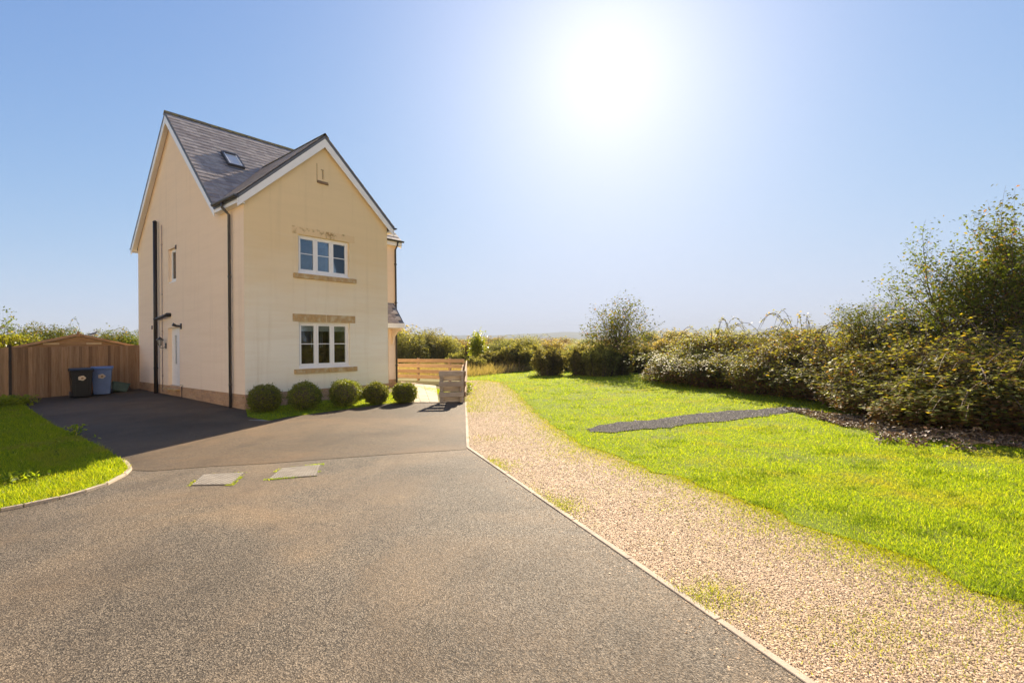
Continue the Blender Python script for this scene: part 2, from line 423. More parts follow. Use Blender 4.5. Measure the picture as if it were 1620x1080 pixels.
# ------------------------------------------------------------------ ground sheets
def sheet(name, poly, mat, off, kind='structure', skirt=0.0):
    poly = [p for i, p in enumerate(poly) if math.dist(p, poly[i - 1]) > 1e-4]
    bm = bmesh.new()
    bv = [bm.verts.new((x, y, 0)) for x, y in poly]
    for t in tessellate_polygon([[Vector((x, y, 0)) for x, y in poly]]):
        try: bm.faces.new([bv[i] for i in t])
        except ValueError: pass
    for yy in (11, 20):
        geom = bm.verts[:] + bm.edges[:] + bm.faces[:]
        bmesh.ops.bisect_plane(bm, geom=geom, plane_co=(0, yy, 0), plane_no=(0, 1, 0))
    bmesh.ops.triangulate(bm, faces=bm.faces[:])
    bmesh.ops.recalc_face_normals(bm, faces=bm.faces[:])
    if skirt:
        be = [e for e in bm.edges if e.is_boundary]
        ex = bmesh.ops.extrude_edge_only(bm, edges=be)
        for v in ex['geom']:
            if isinstance(v, bmesh.types.BMVert): v.co.z = -skirt
    for v in bm.verts: v.co.z += gz(v.co.y) + off
    for f in bm.faces:
        if f.normal.z < -0.5: f.normal_flip()
    me = bpy.data.meshes.new(name); bm.to_mesh(me); bm.free(); me.materials.append(mat)
    o = link(name, me); tag(o, kind=kind)
    return o
def inpoly(P, poly):
    x, y = P[:, 0], P[:, 1]; n = len(poly); r = np.zeros(len(P), bool)
    for i in range(n):
        x0, y0 = poly[i]; x1, y1 = poly[(i + 1) % n]
        if y0 == y1: continue
        c = ((y0 > y) != (y1 > y)) & (x < (x1 - x0) * (y - y0) / (y1 - y0) + x0)
        r ^= c
    return r
def jag(pts, amp, step=0.25, seed=1):
    """a polyline with small irregular steps added"""
    r = np.random.default_rng(seed); out = []
    for i in range(len(pts) - 1):
        a = np.array(pts[i]); b = np.array(pts[i + 1]); L = np.linalg.norm(b - a); k = max(1, int(L / step))
        nrm_ = np.array([-(b - a)[1], (b - a)[0]]) / max(L, 1e-6)
        for j in range(k):
            out.append(tuple(a + (b - a) * j / k + nrm_ * (r.normal() * amp if (i or j) else 0)))
    out.append(tuple(pts[-1]))
    return out

# base terrain: sinks far away towards the hills
gnd = MB()
ys = [-60, 11, 20, 60, 200, 800, 3000]
gnd_v = []
for y in ys:
    for x in (-3500, -300, -60, -20, 0, 20, 60, 300, 3500): gnd_v.append((x, y, gz(y)))
fs = [(j * 9 + i, j * 9 + i + 1, (j + 1) * 9 + i + 1, (j + 1) * 9 + i) for j in range(len(ys) - 1) for i in range(8)]
gnd.add(gnd_v, fs)
tag(gnd.build('ground', FIELD), kind='structure')

K0 = G(740, 708); K1 = G(1280, 1080)
kd = (np.array(K1) - np.array(K0)); kd /= np.linalg.norm(kd)
KE = tuple(np.array(K0) + kd * 14)
KT = G(737, 636)
lawnL_edge = [G(0, 809), G(37, 802), G(92.6, 790), G(133, 779), G(167, 768), G(196, 753), G(205.6, 744), G(203, 738), G(196, 731), G(167, 712.6), G(130, 694), G(89, 675.6), G(61, 657), G(42.6, 644), G(31, 637)]
seam = [G(205.6, 744), G(240, 745.6), G(330, 738.5), G(432.6, 733), G(522, 726), G(625, 718.6), G(740, 711)]
# near carriageway
road = [(-14, -6.8), (KE[0], -6.8), KE, K0] + seam[::-1] + lawnL_edge[:7][::-1] + [(-14, G(0, 809)[1] - 0.9)]
sheet('road', road, ASPH, 0.004)
# driveway and parking beyond the seam
bed_edge = [G(392, 660), G(425, 666), G(455, 660), G(484, 656.5), G(530, 650), G(600, 640.5), G(650, 636.5)]
drive = seam + [KT, G(655, 636)] + bed_edge[::-1] + [(-7.4, 14.5), (-14.2, 19.6), (-16.2, 15.6)] + lawnL_edge[::-1][:8]
sheet('driveway', drive, ASPH2, 0.008)
# gravel path
pedge = [G(770, 601), G(796, 606), G(808, 613), G(844, 647), G(892, 686), G(930, 708), G(978, 722), G(1019, 739), G(1119, 770), G(1228, 811), G(1357, 859.5), G(1453, 891.6), G(1549, 930), G(1620, 953), G(1800, 1030)]
ex = np.array(pedge[-1]) + (np.array(pedge[-1]) - np.array(pedge[-3])) / np.linalg.norm(np.array(pedge[-1]) - np.array(pedge[-3])) * 4
pj = jag(pedge, 0.05, 0.25, 3)
path = [KE, K0, KT, G(738, 602)] + pj + [tuple(ex)]
sheet('gravel_path', path, GRAV, 0.002)
# right lawn: between path and thicket
lawnR = [G(738, 602), G(738, 580), (PX(860, 32), 32), (PX(960, 27), 27), (PX(1100, 21), 21), (PX(1260, 14), 14), (10.5, 11), (16, 7), (16, -1), tuple(ex)] + pj[::-1]
lawnR_o = sheet('lawn', lawnR, SOD, 0.014)
lawnL = lawnL_edge + [(-16.4, 15.4), (-22, 12), (-22, 4.5), (-14, G(0, 809)[1] - 0.75)]
sheet('lawn', lawnL, SOD, 0.014)
strip = [G(926, 681), G(945, 675.5), G(985, 669), G(1030, 666), G(1080, 658), G(1150, 651), G(1200, 649), G(1240, 645), G(1285, 648), G(1250, 653), G(1215, 660), G(1180, 663), G(1140, 669), G(1100, 671), G(1060, 678), G(1010, 681), G(975, 686), G(940, 685)]
strip = jag(strip + [strip[0]], 0.035, 0.1, 5)[:-1]
sheet('grey_gravel_strip', strip, DGRAV, 0.03)

# kerbs: individual edging blocks
def kerb_line(name, pts, w, h, L, label):
    root = tag(empty(name, (pts[0][0], pts[0][1], gz(pts[0][1]))), kind='structure')
    P = [np.array(p) for p in pts]
    out = []
    for i in range(len(P) - 1):
        d = P[i + 1] - P[i]; ln = np.linalg.norm(d); k = max(1, round(ln / L)); d = d / ln
        for j in range(k):
            a = P[i] + d * ln * j / k; b = P[i] + d * ln * (j + 1) / k
            m = MB(); nn = np.array([-d[1], d[0]]) * w / 2; g = 0.004
            a2, b2 = a + d * g - P[0], b - d * g - P[0]
            za, zb = gz(a[1]) - gz(pts[0][1]), gz(b[1]) - gz(pts[0][1])
            q = [(*(a2 - nn), za - 0.08), (*(b2 - nn), zb - 0.08), (*(b2 + nn), zb - 0.08), (*(a2 + nn), za - 0.08)]
            hh = h + random.uniform(-0.003, 0.003)
            q += [(x, y, z + 0.08 + hh) for x, y, z in q]
            m.add(q, [(3, 2, 1, 0), (4, 5, 6, 7), (0, 1, 5, 4), (1, 2, 6, 5), (2, 3, 7, 6), (3, 0, 4, 7)])
            m.build('edging_block', KERB, root, 0.005)
kerb_line('kerb', [KT, K0], 0.048, 0.014, 0.9, '')
kerb_line('kerb', [K0, tuple(np.array(K0) + kd * 9)], 0.048, 0.014, 0.9, '')
kl = lawnL_edge[:9]
kl2 = []
for i in range(len(kl)): kl2.append(kl[i])
kerb_line('kerb', kl2, 0.05, 0.035, 0.9, '')

# ------------------------------------------------------------------ house
HYAW = 0.8775
HS = 0.87
H0 = Vector((-7.02, 12.99, 0))
house = empty('house', H0, HYAW, label='detached cream rendered house with steep grey slate roofs and white windows', cat='house')
HM = Matrix.Translation(H0) @ Matrix.Rotation(HYAW, 4, 'Z')
HI = HM.inverted()
def hray(u, v):
    return HI @ Vector((0, 0, EYE)), HI.to_3x3() @ ray(u, v)
def hplane(u, v, n, d):
    o, r = hray(u, v); n = Vector(n); t = (d - o.dot(n)) / r.dot(n); return o + r * t
def LW(u, v): return hplane(u, v, (1, 0, 0), 0)     # on the left wall a = 0
def FW(u, v): return hplane(u, v, (0, 1, 0), 0)     # on the front wall b = 0
W = 4.53; D = 9.7; B1 = 1.6; A2 = 6.1; ZP = 0.435; EV = 5.46
TP = 0.94
ZE = 5.64          # roof surface height at the eave edge (b = 1.47)
BR_ = 5.67; ZR = ZE + TP * (BR_ - 1.47)
AW = W / 2; ZW = ZE + TP * (AW + 0.2) - 0.0

def wall(name, outline, holes, frame, mat, depth=0.14, label=None):
    """outline/holes in (x,z) of the frame matrix; y = inward"""
    m = MB()
    loops = [[Vector((x, z, 0)) for x, z in outline]] + [[Vector(p) for p in ((h[0], h[2], 0), (h[0], h[3], 0), (h[1], h[3], 0), (h[1], h[2], 0))] for h in holes]
    flat = [p for l in loops for p in l]
    tris = tessellate_polygon(loops)
    vs = [(p.x, 0, p.y) for p in flat]
    fs = []
    for t in tris:
        a, b, c = (Vector(vs[i]) for i in t)
        nr = (b - a).cross(c - a)
        if nr.length < 1e-9: continue
        fs.append(tuple(t) if nr.y < 0 else tuple(reversed(t)))
    m.add(vs, fs)
    for (x0, x1, z0, z1) in holes:
        m.add([(x0, 0, z0), (x1, 0, z0), (x1, 0, z1), (x0, 0, z1), (x0, depth, z0), (x1, depth, z0), (x1, depth, z1), (x0, depth, z1)],
              [(0, 1, 5, 4), (1, 2, 6, 5), (2, 3, 7, 6), (3, 0, 4, 7)])
    m.v = [tuple(frame @ Vector(v)) for v in m.v]
    o = m.build(name, mat, house)
    if label: o['label'] = label
    return o
FF = Matrix.Identity(4)                                     # front: x=a, y=b inward
FL = Matrix(((0, 1, 0, 0), (-1, 0, 0, 0), (0, 0, 1, 0), (0, 0, 0, 1)))   # left wall: x=-b, y=+a inward
ZB = -0.1
up = (1.47, 3.11, 3.78, 4.9); lo = (1.47, 3.11, 1.045, 2.39)
rt = lambda a: min(ZE - 0.13 + TP * (a + 0.2), ZE - 0.13 + TP * (W + 0.2 - a))
wall('wall', [(0, ZP), (W, ZP), (W, rt(W)), (AW, rt(AW)), (0, rt(0))], [up, lo], FF, RENDER_F, 0.16, 'street gable wall, weathered tan towards the top')
# left wall holes
a_ = LW(266, 393); b_ = LW(278.5, 446)
lw_win = (-a_.y, -b_.y, b_.z + 0.02, a_.z - 0.05)
a_ = LW(265.5, 519); b_ = LW(284.5, 612)
lw_door = (-a_.y, -b_.y, 0.36, a_.z)
ms = lambda b: min(ZE - 0.13 + TP * (b - 1.47), ZE - 0.13 + TP * (2 * BR_ - 1.47 - b))
wall('wall', [(-D, ZP), (0, ZP), (0, EV + 0.06), (-B1, EV + 0.06), (-BR_, ms(BR_)), (-D, ms(D))], [lw_win, lw_door], FL, RENDER_L, 0.12, 'side wall facing the driveway, peach cream render')
FR = Matrix(((0, -1, 0, W), (1, 0, 0, 0), (0, 0, 1, 0), (0, 0, 0, 1)))
wall('wall', [(0, ZP), (B1, ZP), (B1, EV + .06), (0, EV + .06)], [], FR, RENDER_F)
FM = Matrix.Translation((0, B1, 0))
fdoor = (W + 0.25, W + 1.2, 0.3, 2.35)
wall('wall', [(W, ZP), (A2, ZP), (A2, EV + .06), (W, EV + .06)], [fdoor], FM, RENDER_L)
FR2 = Matrix(((0, -1, 0, A2), (1, 0, 0, 0), (0, 0, 1, 0), (0, 0, 0, 1)))
wall('wall', [(B1, ZP), (D, ZP), (D, ms(D)), (BR_, ms(BR_)), (B1, ms(B1))], [], FR2, RENDER_L)
FB = Matrix(((-1, 0, 0, 0), (0, -1, 0, D), (0, 0, 1, 0), (0, 0, 0, 1)))
wall('wall', [(-A2, ZP), (0, ZP), (0, EV + .06), (-A2, EV + .06)], [], FB, RENDER_L)
# mortar core of the plinth, bricks proud of it
pc = MB()
pc.box(0.012, W - 0.012, 0.012, 0.25, ZB, ZP - 0.002).box(0.012, 0.25, 0.26, D - 0.012, ZB, ZP - 0.002)
pc.box(W - 0.25, W - 0.012, 0.26, B1 + 0.01, ZB, ZP - 0.002).box(W, A2 - 0.012, B1 + 0.012, B1 + 0.25, ZB, ZP - 0.002)
pc.box(A2 - 0.25, A2 - 0.012, B1 + 0.26, D - 0.012, ZB, ZP - 0.002).box(0.26, A2 - 0.26, D - 0.25, D - 0.012, ZB, ZP - 0.002)
pc.build('plinth', MORTAR, house)
bl = 0.285; bh = 0.082; gap = 0.007
bmesh_full = MB().box(0, bl - gap, -0.008, 0.03, 0, bh - gap).mesh('brick', BRICK)
def brick_run(frame, length, z0, z1, skip=None):
    rows = int(round((z1 - z0) / bh))
    for r_ in range(rows):
        z = z1 - (r_ + 1) * bh
        x = -(r_ % 2) * bl / 2
        while x < length - 0.02:
            x0, x1 = max(x, 0.0), min(x + bl, length)
            if x1 - x0 > 0.04 and not (skip and skip[0] < x0 + .02 and x1 - .02 < skip[1] and z > skip[2]):
                o = link('brick', bmesh_full, house, 0, frame @ Matrix.Translation((x0, random.uniform(-.002, .002), z)) @ Matrix.Diagonal(((x1 - x0 - gap) / (bl - gap), 1, 1, 1)))
            x += bl
brick_run(FF, W, 0.02, ZP)
FLs = FL @ Matrix.Translation((-D, 0, 0))
brick_run(FLs, D, 0.02, ZP)
brick_run(Matrix.Translation((W, B1, 0)), A2 - W, 0.1, ZP)

# ---- windows
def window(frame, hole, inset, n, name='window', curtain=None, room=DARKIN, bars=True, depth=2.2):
    x0, x1, z0, z1 = hole
    M = frame @ Matrix.Translation((x0, inset, z0))
    w, h = x1 - x0, z1 - z0
    ft = 0.055
    m = MB()
    m.box(0, w, 0, 0.06, h - ft, h).box(0, w, -0.012, 0.06, 0.035, 0.035 + ft)
    m.box(0, ft, 0, 0.06, 0.035 + ft, h - ft).box(w - ft, w, 0, 0.06, 0.035 + ft, h - ft)
    cw = (w - 2 * ft) / n
    for i in range(1, n): m.box(ft + cw * i - 0.02, ft + cw * i + 0.02, 0, 0.06, 0.035 + ft, h - ft)
    win = m.build(name, WHITE, house); win.matrix_local = M
    MB().box(-0.01, w + 0.01, -0.09, 0.05, 0.0, 0.034).build('window_board', WHITE, win, 0.006)
    zb, zt = 0.035 + ft, h - ft
    for i in range(n):
        a = ft + cw * i + (0.02 if i else 0.002); b = ft + cw * (i + 1) - (0.02 if i < n - 1 else 0.002)
        st = 0.05
        s_ = MB()
        s_.box(a, b, -0.014, 0.045, zt - st, zt - .002).box(a, b, -0.014, 0.045, zb + .002, zb + st)
        s_.box(a, a + st, -0.014, 0.045, zb + st, zt - st).box(b - st, b, -0.014, 0.045, zb + st, zt - st)
        s_.build('sash', WHITE, win, 0.004)
        MB().box(a + st, b - st, 0.012, 0.018, zb + st, zt - st).build('pane', GLASS, win)
        if bars:
            zm = zb + (zt - zb) * 0.52
            MB().box(a + st, b - st, 0.004, 0.010, zm - 0.011, zm + 0.011).build('glazing_bar', WHITE, win)
    # the room behind
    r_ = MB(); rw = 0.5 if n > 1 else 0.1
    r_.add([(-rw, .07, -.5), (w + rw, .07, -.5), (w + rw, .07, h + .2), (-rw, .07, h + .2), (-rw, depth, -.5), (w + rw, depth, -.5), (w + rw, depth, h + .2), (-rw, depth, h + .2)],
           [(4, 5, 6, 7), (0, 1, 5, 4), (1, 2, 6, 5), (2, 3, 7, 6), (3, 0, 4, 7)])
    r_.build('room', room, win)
    if curtain == 'right':
        for (c0, c1) in ((0.70, 0.99), (0.02, 0.1)):
            c = MB(); k = 30; vs = []
            for i in range(k + 1):
                x = w * (c0 + (c1 - c0) * i / k); y = 0.14 + 0.03 * math.sin(i * 1.7) + 0.01 * math.sin(i * 0.7)
                vs += [(x, y, 0.02), (x, y, h)]
            c.add(vs, [(2 * i, 2 * i + 2, 2 * i + 3, 2 * i + 1) for i in range(k)])
            c.build('curtain', BLIND, win, smooth=True)
    if curtain == 'blind':
        MB().box(ft, w - ft, 0.09, 0.11, h - 0.26, h - 0.03).build('roller_blind', BLIND, win)
        v_ = MB()
        for i in range(7): v_.box(w * (.42 + .035 * i), w * (.42 + .035 * i) + 0.012, 0.5, 0.52, h * .45, h * .82)
        v_.build('hanging_strip', BLIND, win)
        MB().box(w * .1, w * .9, 1.2, 1.9, -.3, h * .32).build('sofa', plain('ochre_cloth', (0.16, 0.1, 0.045), 0.9, 0.1, var=.5, sc=4), win, 0.05)
    return win
window(FF, up, 0.09, 3, curtain='right', room=GREYIN)
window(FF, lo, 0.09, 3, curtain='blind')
window(FL, lw_win, 0.10, 1, bars=False, depth=1.0)

# stone sills and lintels in two stones each
def stonepair(x0, x1, z0, z1, y0, mat, name):
    xm = (x0 + x1) / 2 + 0.03
    for a, b in ((x0, xm - .004), (xm + .004, x1)):
        MB().box(a, b, y0, 0.10, z0, z1).build(name, mat, house, 0.008)
stonepair(1.323, 3.326, 3.64, 3.775, -0.06, STONE, 'window_sill')
stonepair(1.323, 3.326, 0.905, 1.04, -0.06, STONE, 'window_sill')
stonepair(1.29, 3.30, 2.395, 2.62, -0.006, STONE, 'lintel')
stonepair(1.29, 3.30, 4.905, 5.12, -0.006, STAIN, 'lintel')
# slot feature in the gable
p0 = FW(501.5, 257); p1 = FW(518.5, 292)
gx0, gx1, gz0_, gz1_ = p0.x, p1.x, p1.z + 0.02, p0.z - 0.03
gm = MB(); gc = (gx0 + gx1) / 2
gm.box(gx0, gc - 0.03, -0.02, 0.02, gz0_, gz1_).box(gc + 0.03, gx1, -0.02, 0.02, gz0_, gz1_)
gm.box(gc - .03, gc + .03, -0.02, 0.02, gz1_ - .16, gz1_).box(gc - .03, gc + .03, -0.02, 0.02, gz0_, gz0_ + .09)
slot = gm.build('gable_slot', RENDER_F, house)
SLOT_SHADE = plain('dark_slot_shade', (0.4, 0.28, 0.16), .9)  # dark strips stand in for shade in the slot and along its edge
MB().box(gc - .012, gc + .012, -.012, -.002, gz0_ + .09, gz1_ - .16).box(gx0 - .014, gx0 - .002, -.008, .002, gz0_ - .03, gz1_).box(gc - .06, gc + .03, -.024, -.021, gz1_ - .18, gz1_ - .15).build('slot_shade_strip', SLOT_SHADE, slot)
MB().add([(gx0, 0, gz0_ - .05), (gx1, 0, gz0_ - .05), (gx1, -.05, gz0_ - .05), (gx0, -.05, gz0_ - .05), (gx0, -.021, gz0_ + .03), (gx1, -.021, gz0_ + .03), (gx1, -.05, gz0_ - .03), (gx0, -.05, gz0_ - .03), (gx0, 0, gz0_ + .03), (gx1, 0, gz0_ + .03)],
         [(0, 1, 2, 3), (3, 2, 6, 7), (7, 6, 5, 4), (4, 5, 9, 8), (0, 3, 7, 4, 8), (1, 9, 5, 6, 2)]).build('slot_sill', plain('brown_stained_stone', (0.27, 0.17, 0.09), .9), house)

# side door
x0, x1, z0, z1 = lw_door
dM = FL @ Matrix.Translation((x0, 0.115, z0))
w, h = x1 - x0, z1 - z0
dm = MB().box(0, .06, 0, .08, 0, h).box(w - .06, w, 0, .08, 0, h).box(.06, w - .06, 0, .08, h - .06, h)
door = dm.build('door', WHITE, house); door.matrix_local = dM
lf = MB().box(.062, .3, .01, .055, .03, h - .062).box(.44, w - .062, .01, .055, .03, h - .062).box(.3, .44, .01, .055, .03, .8).box(.3, .44, .01, .055, h - .25, h - .062)
lf.build('door_leaf', WHITE, door, 0.003)
MB().box(.3, .44, .03, .036, .8, h - .25).build('pane', GLASS, door)
MB().tube([(w - .12, 0.0, 1.0), (w - .12, -.04, 1.0), (w - .23, -.04, 1.0)], .01, 6).build('handle', METAL, door)
MB().box(-.05, w + .05, -.27, .02, -.06, -.005).build('doorstep', STONE, door, .008)
MB().box(.05, w - .05, .09, .12, 0, h).build('door_backing', DARKIN, door)
# front door behind the wing
x0, x1, z0, z1 = fdoor
fd = MB().box(0, .95, .1, .15, 0, 2.05).build('door', WHITE, house); fd.matrix_local = FM @ Matrix.Translation((x0, 0, z0))
MB().box(.3, .65, .09, .1, 1.2, 1.8).build('pane', GLASS, fd)
MB().tube([(.85, .1, 1.0), (.85, .05, 1.0), (.74, .05, 1.0)], .01, 6).build('handle', METAL, fd)

# ---- roofs
def slab(poly, th=0.09, name='roof', mat=None, label=None):
    """a roof slab from its top outline, thickness measured down"""
    o = MB().prism([Vector(p) for p in poly], (0, 0, -th)).build(name, mat or LEAD, house)
    if label: o['label'] = label
    return o
zm = lambda b: ZE + TP * (b - 1.47)
AO = -0.2; AR = A2 + 0.16
top = -0.018
slab([(AO, 1.47, ZE + top), (AR, 1.47, ZE + top), (AR, BR_, ZR + top), (AO, BR_, ZR + top)], label='main roof deck, street slope')
slab([(AO, BR_, ZR + top), (AR, BR_, ZR + top), (AR, 2 * BR_ - 1.47, ZE + top), (AO, 2 * BR_ - 1.47, ZE + top)])
BV = 1.47 + (ZW - ZE) / TP
FO = -0.13
slab([(-0.2, FO, ZE + top), (-0.2, 1.47, ZE + top), (AW, BV, ZW + top), (AW, FO, ZW + top)])
slab([(AW, FO, ZW + top), (AW, BV, ZW + top), (W + .2, 1.47, ZE + top), (W + .2, FO, ZE + top)])

sl_mesh = MB().box(-0.148, 0.148, -0.02, 0.30, 0.0, 0.011).mesh('slate', SLATE)
ex_ = 0.232
def slates(origin, along, upv, length_fn, rows, keep, parts_limit, key):
    """rows of slates; keep(a_dist, up_dist) selects"""
    origin = Vector(origin); along = Vector(along).normalized(); upv = Vector(upv).normalized(); nn = along.cross(upv)
    out = []
    for r_ in range(rows):
        L = length_fn
        x = 0.15 - (0.15 if r_ % 2 else 0)
        while x < L + 0.14:
            if keep(x, r_ * ex_):
                xx = min(max(x, 0.15), L - 0.15)
                p = origin + along * xx + upv * (r_ * ex_)
                t = 0.042 + random.uniform(-.006, .006)
                rot = Matrix((along, upv, nn)).transposed().to_4x4()
                M = Matrix.Translation(p + nn * 0.004) @ rot @ Matrix.Rotation(-t, 4, 'X') @ Matrix.Rotation(random.uniform(-.006, .006), 4, 'Z')
                # lift the lower edge so each course laps the one below
                M = Matrix.Translation(nn * 0.012) @ M
                out.append(M)
            x += 0.3
    return out
stuffm = []
SLOPE = math.hypot(BR_ - 1.47, ZR - ZE)
rows = int(SLOPE / ex_)
uv_ = Vector((0, BR_ - 1.47, ZR - ZE)).normalized()
# street slope of the main roof, left of the valley
def keep_main(x, s):
    a = AO + x; b = 1.47 + s * uv_.y; z = ZE + s * uv_.z
    wing = ZE + TP * min(a + 0.2, W + 0.2 - a)
    return z > wing - 0.32
Ms = slates((AO, 1.47, ZE), (1, 0, 0), uv_, AR - AO, rows, keep_main, 300, 0)
left = [M for M in Ms if M.translation.x < AW + 2.6 - 0.0 and (M.translation.z > 0)]
left.sort(key=lambda M: (HM @ M.translation - Vector((0, 0, EYE))).length)
for M in left[:296]: link('slate', sl_mesh, house, 0, M)
rest = left[296:] + [M for M in Ms if M.translation.x >= AW + 2.6]
# other slopes
uvb = Vector((0, -(BR_ - 1.47), ZR - ZE)).normalized()
rest += slates((AR, 2 * BR_ - 1.47, ZE), (-1, 0, 0), uvb, AR - AO, rows, lambda x, s: True, 0, 0)
WS = math.hypot(AW + .2, ZW - ZE); rw_ = int(WS / ex_)
uwl = Vector((AW + .2, 0, ZW - ZE)).normalized(); uwr = Vector((-(AW + .2), 0, ZW - ZE)).normalized()
kw = lambda x, s, L0: True
rest += slates((-0.2, 4.0, ZE), (0, -1, 0), uwl, 4.0 - FO, rw_, lambda x, s: 4.0 - x < 1.47 + s * uwl.z / TP + 0.12, 0, 0)
rest += slates((W + 0.2, FO, ZE), (0, 1, 0), uwr, 4.0 - FO, rw_, lambda x, s: FO + x < 1.47 + s * uwl.z / TP + 0.12, 0, 0)
def joined(name, proto, Ms, mat, parent):
    m = MB(); pv = [v.co.copy() for v in proto.vertices]; pf = [tuple(p.vertices) for p in proto.polygons]
    for M in Ms: m.add([M @ v for v in pv], pf)
    o = m.build(name, mat, parent); o['kind'] = 'stuff'; return o
joined('slate_courses', sl_mesh, rest, SLATE, house)
# ridge tiles
def ridge(p, q, L=0.42, r=0.13):
    p = Vector(p); q = Vector(q); d = (q - p); n = int(d.length / L); d.normalize()
    m = MB(); k = 6; c = (0.72, 0.69)
    vs = []
    for e, ln in ((0, 0.0), (1, L - 0.012)):
        for rr in (1.0, 0.86):
            for s_ in ((-1, -0.93), (-.12, 0.02), (.12, 0.02), (1, -0.93)):
                vs.append((s_[0] * r * rr, ln, s_[1] * r * rr))
    fs = []
    for i in range(3): fs += [(i + 1, i, i + 8, i + 9), (i + 4, i + 5, i + 13, i + 12), (i, i + 1, i + 5, i + 4), (i + 9, i + 8, i + 12, i + 13)]
    fs += [(0, 4, 12, 8), (3, 11, 15, 7)]
    m.add(vs, fs); me = m.mesh('ridge_tile', RIDGE)
    x = Vector((-d.y, d.x, 0)) * -1
    rot = Matrix((x, d, Vector((0, 0, 1)))).transposed().to_4x4()
    for i in range(n + 1):
        ll = min(L, (q - p).length - i * L)
        if ll < .05: break
        link('ridge_tile', me, house, 0, Matrix.Translation(p + d * (i * L) + Vector((0, 0, 0.045 + random.uniform(0, .006)))) @ rot @ Matrix.Diagonal((1, ll / L, 1, 1)))
ridge((AO - .01, BR_, ZR), (AR, BR_, ZR))
ridge((AW, FO - .01, ZW), (AW, BV + .1, ZW))
# valley lead
for sgn, ax in ((1, -0.2), (-1, W + .2)):
    p = Vector((ax, 1.47, ZE)); q = Vector((AW, BV, ZW)); u_ = Vector((0.07 * sgn, -0.07, 0.0)) 
    # kept slightly below the slates
# bargeboards
def barge_prism(pts, d, name, parent=house):
    return MB().prism(pts, d).build(name, WHITE, parent, 0.004)
bw = 0.25
# front wing gable
zf = lambda a: ZE + top - .09 + TP * min(a + .2, W + .2 - a)
for s_ in (0, 1):
    if s_ == 0: a0, a1 = -0.2, AW
    else: a0, a1 = W + .2, AW
    barge_prism([(a0, FO + .005, zf(a0) + .085), (a1, FO + .005, zf(a1) + .085), (a1, FO + .005, zf(a1) + .085 - bw * 1.37), (a0, FO + .005, zf(a0) + .085 - bw * 1.15)], (0, .022, 0), 'bargeboard')
    barge_prism([(a0, FO + .028, zf(a0) - .012), (a1, FO + .028, zf(a1) - .012), (a1, FO + .028, zf(a1) - .035), (a0, FO + .028, zf(a0) - .035)], (0, .12, 0), 'soffit')
# boxed feet of the wing eaves
for a0, a1 in ((-0.17, -0.004), (W + .004, W + .17)):
    MB().box(a0, a1, FO + .03, 1.59, 5.44, 5.47).build('soffit', WHITE, house)
MB().box(-0.2 + .02, -0.155, FO + .005, 1.47, 5.44, 5.63).build('fascia', WHITE, house, .003)
MB().box(W + .155, W + .18, FO + .005, 1.47, 5.44, 5.63).build('fascia', WHITE, house, .003)
# main gable left
zmn = lambda b: ZE + top - .09 + TP * min(b - 1.47, 2 * BR_ - 1.47 - b)
for AX, sx in ((AO, 1), (AR, -1)):
    for b0 in (1.47, 2 * BR_ - 1.47):
        X = AX + .005 * sx
        barge_prism([(X, b0, zmn(b0) + .085), (X, BR_, zmn(BR_) + .085), (X, BR_, zmn(BR_) + .085 - bw * 1.37), (X, b0, zmn(b0) + .085 - bw * 1.1)], (.022 * sx, 0, 0), 'bargeboard')
        barge_prism([(X + .024 * sx, b0, zmn(b0) - .012), (X + .024 * sx, BR_, zmn(BR_) - .012), (X + .024 * sx, BR_, zmn(BR_) - .035), (X + .024 * sx, b0, zmn(b0) - .035)], (.165 * sx, 0, 0), 'soffit')
MB().box(W + .2, AR, 1.44, 1.468, 5.43, 5.62).build('fascia', WHITE, house, .003)
MB().box(W + .2, AR, 1.469, 1.598, 5.43, 5.46).build('soffit', WHITE, house)
MB().box(AO, AR, 2 * BR_ - 1.47 + .002, 2 * BR_ - 1.44, 5.43, 5.62).build('fascia', WHITE, house, .003)
# gutters
def gutter(p, q, r=0.058, parent=house, name='gutter'):
    p = Vector(p); q = Vector(q); d = (q - p).normalized(); s_ = Vector((-d.y, d.x, 0)); m = MB(); vs = []; k = 8
    for e in (p, q):
        for rr in (r, r - .006):
            for i in range(k + 1):
                a = math.pi * i / k
                vs.append(e + s_ * math.cos(a) * rr - Vector((0, 0, 1)) * math.sin(a) * rr)
    n1 = k + 1; fs = []
    for i in range(k):
        fs += [(i, i + 1, 2 * n1 + i + 1, 2 * n1 + i), (n1 + i + 1, n1 + i, 3 * n1 + i, 3 * n1 + i + 1), (i + 1, i, n1 + i, n1 + i + 1), (2 * n1 + i, 2 * n1 + i + 1, 3 * n1 + i + 1, 3 * n1 + i)]
    fs += [(0, 2 * n1, 3 * n1, n1), (k, n1 + k, 3 * n1 + k, 2 * n1 + k)]
    m.add(vs, fs)
    g = m.build(name, BLACKP, parent, smooth=False)
    MB().prism([(e - Vector((0, 0, 0))) for e in [p + s_ * math.cos(math.pi * i / k) * r - Vector((0, 0, 1)) * math.sin(math.pi * i / k) * r for i in range(k + 1)]], d * .01).build('stop_end', BLACKP, g)
    return g
gutter((-0.245, FO - .02, 5.62), (-0.245, 1.42, 5.64))
gutter((W + .245, FO - .02, 5.62), (W + .245, 1.3, 5.64))
gutter((W + .32, 1.385, 5.63), (AR + .03, 1.385, 5.62))
gutter((AO, 2 * BR_ - 1.47 + .09, 5.6), (AR, 2 * BR_ - 1.47 + .09, 5.6))
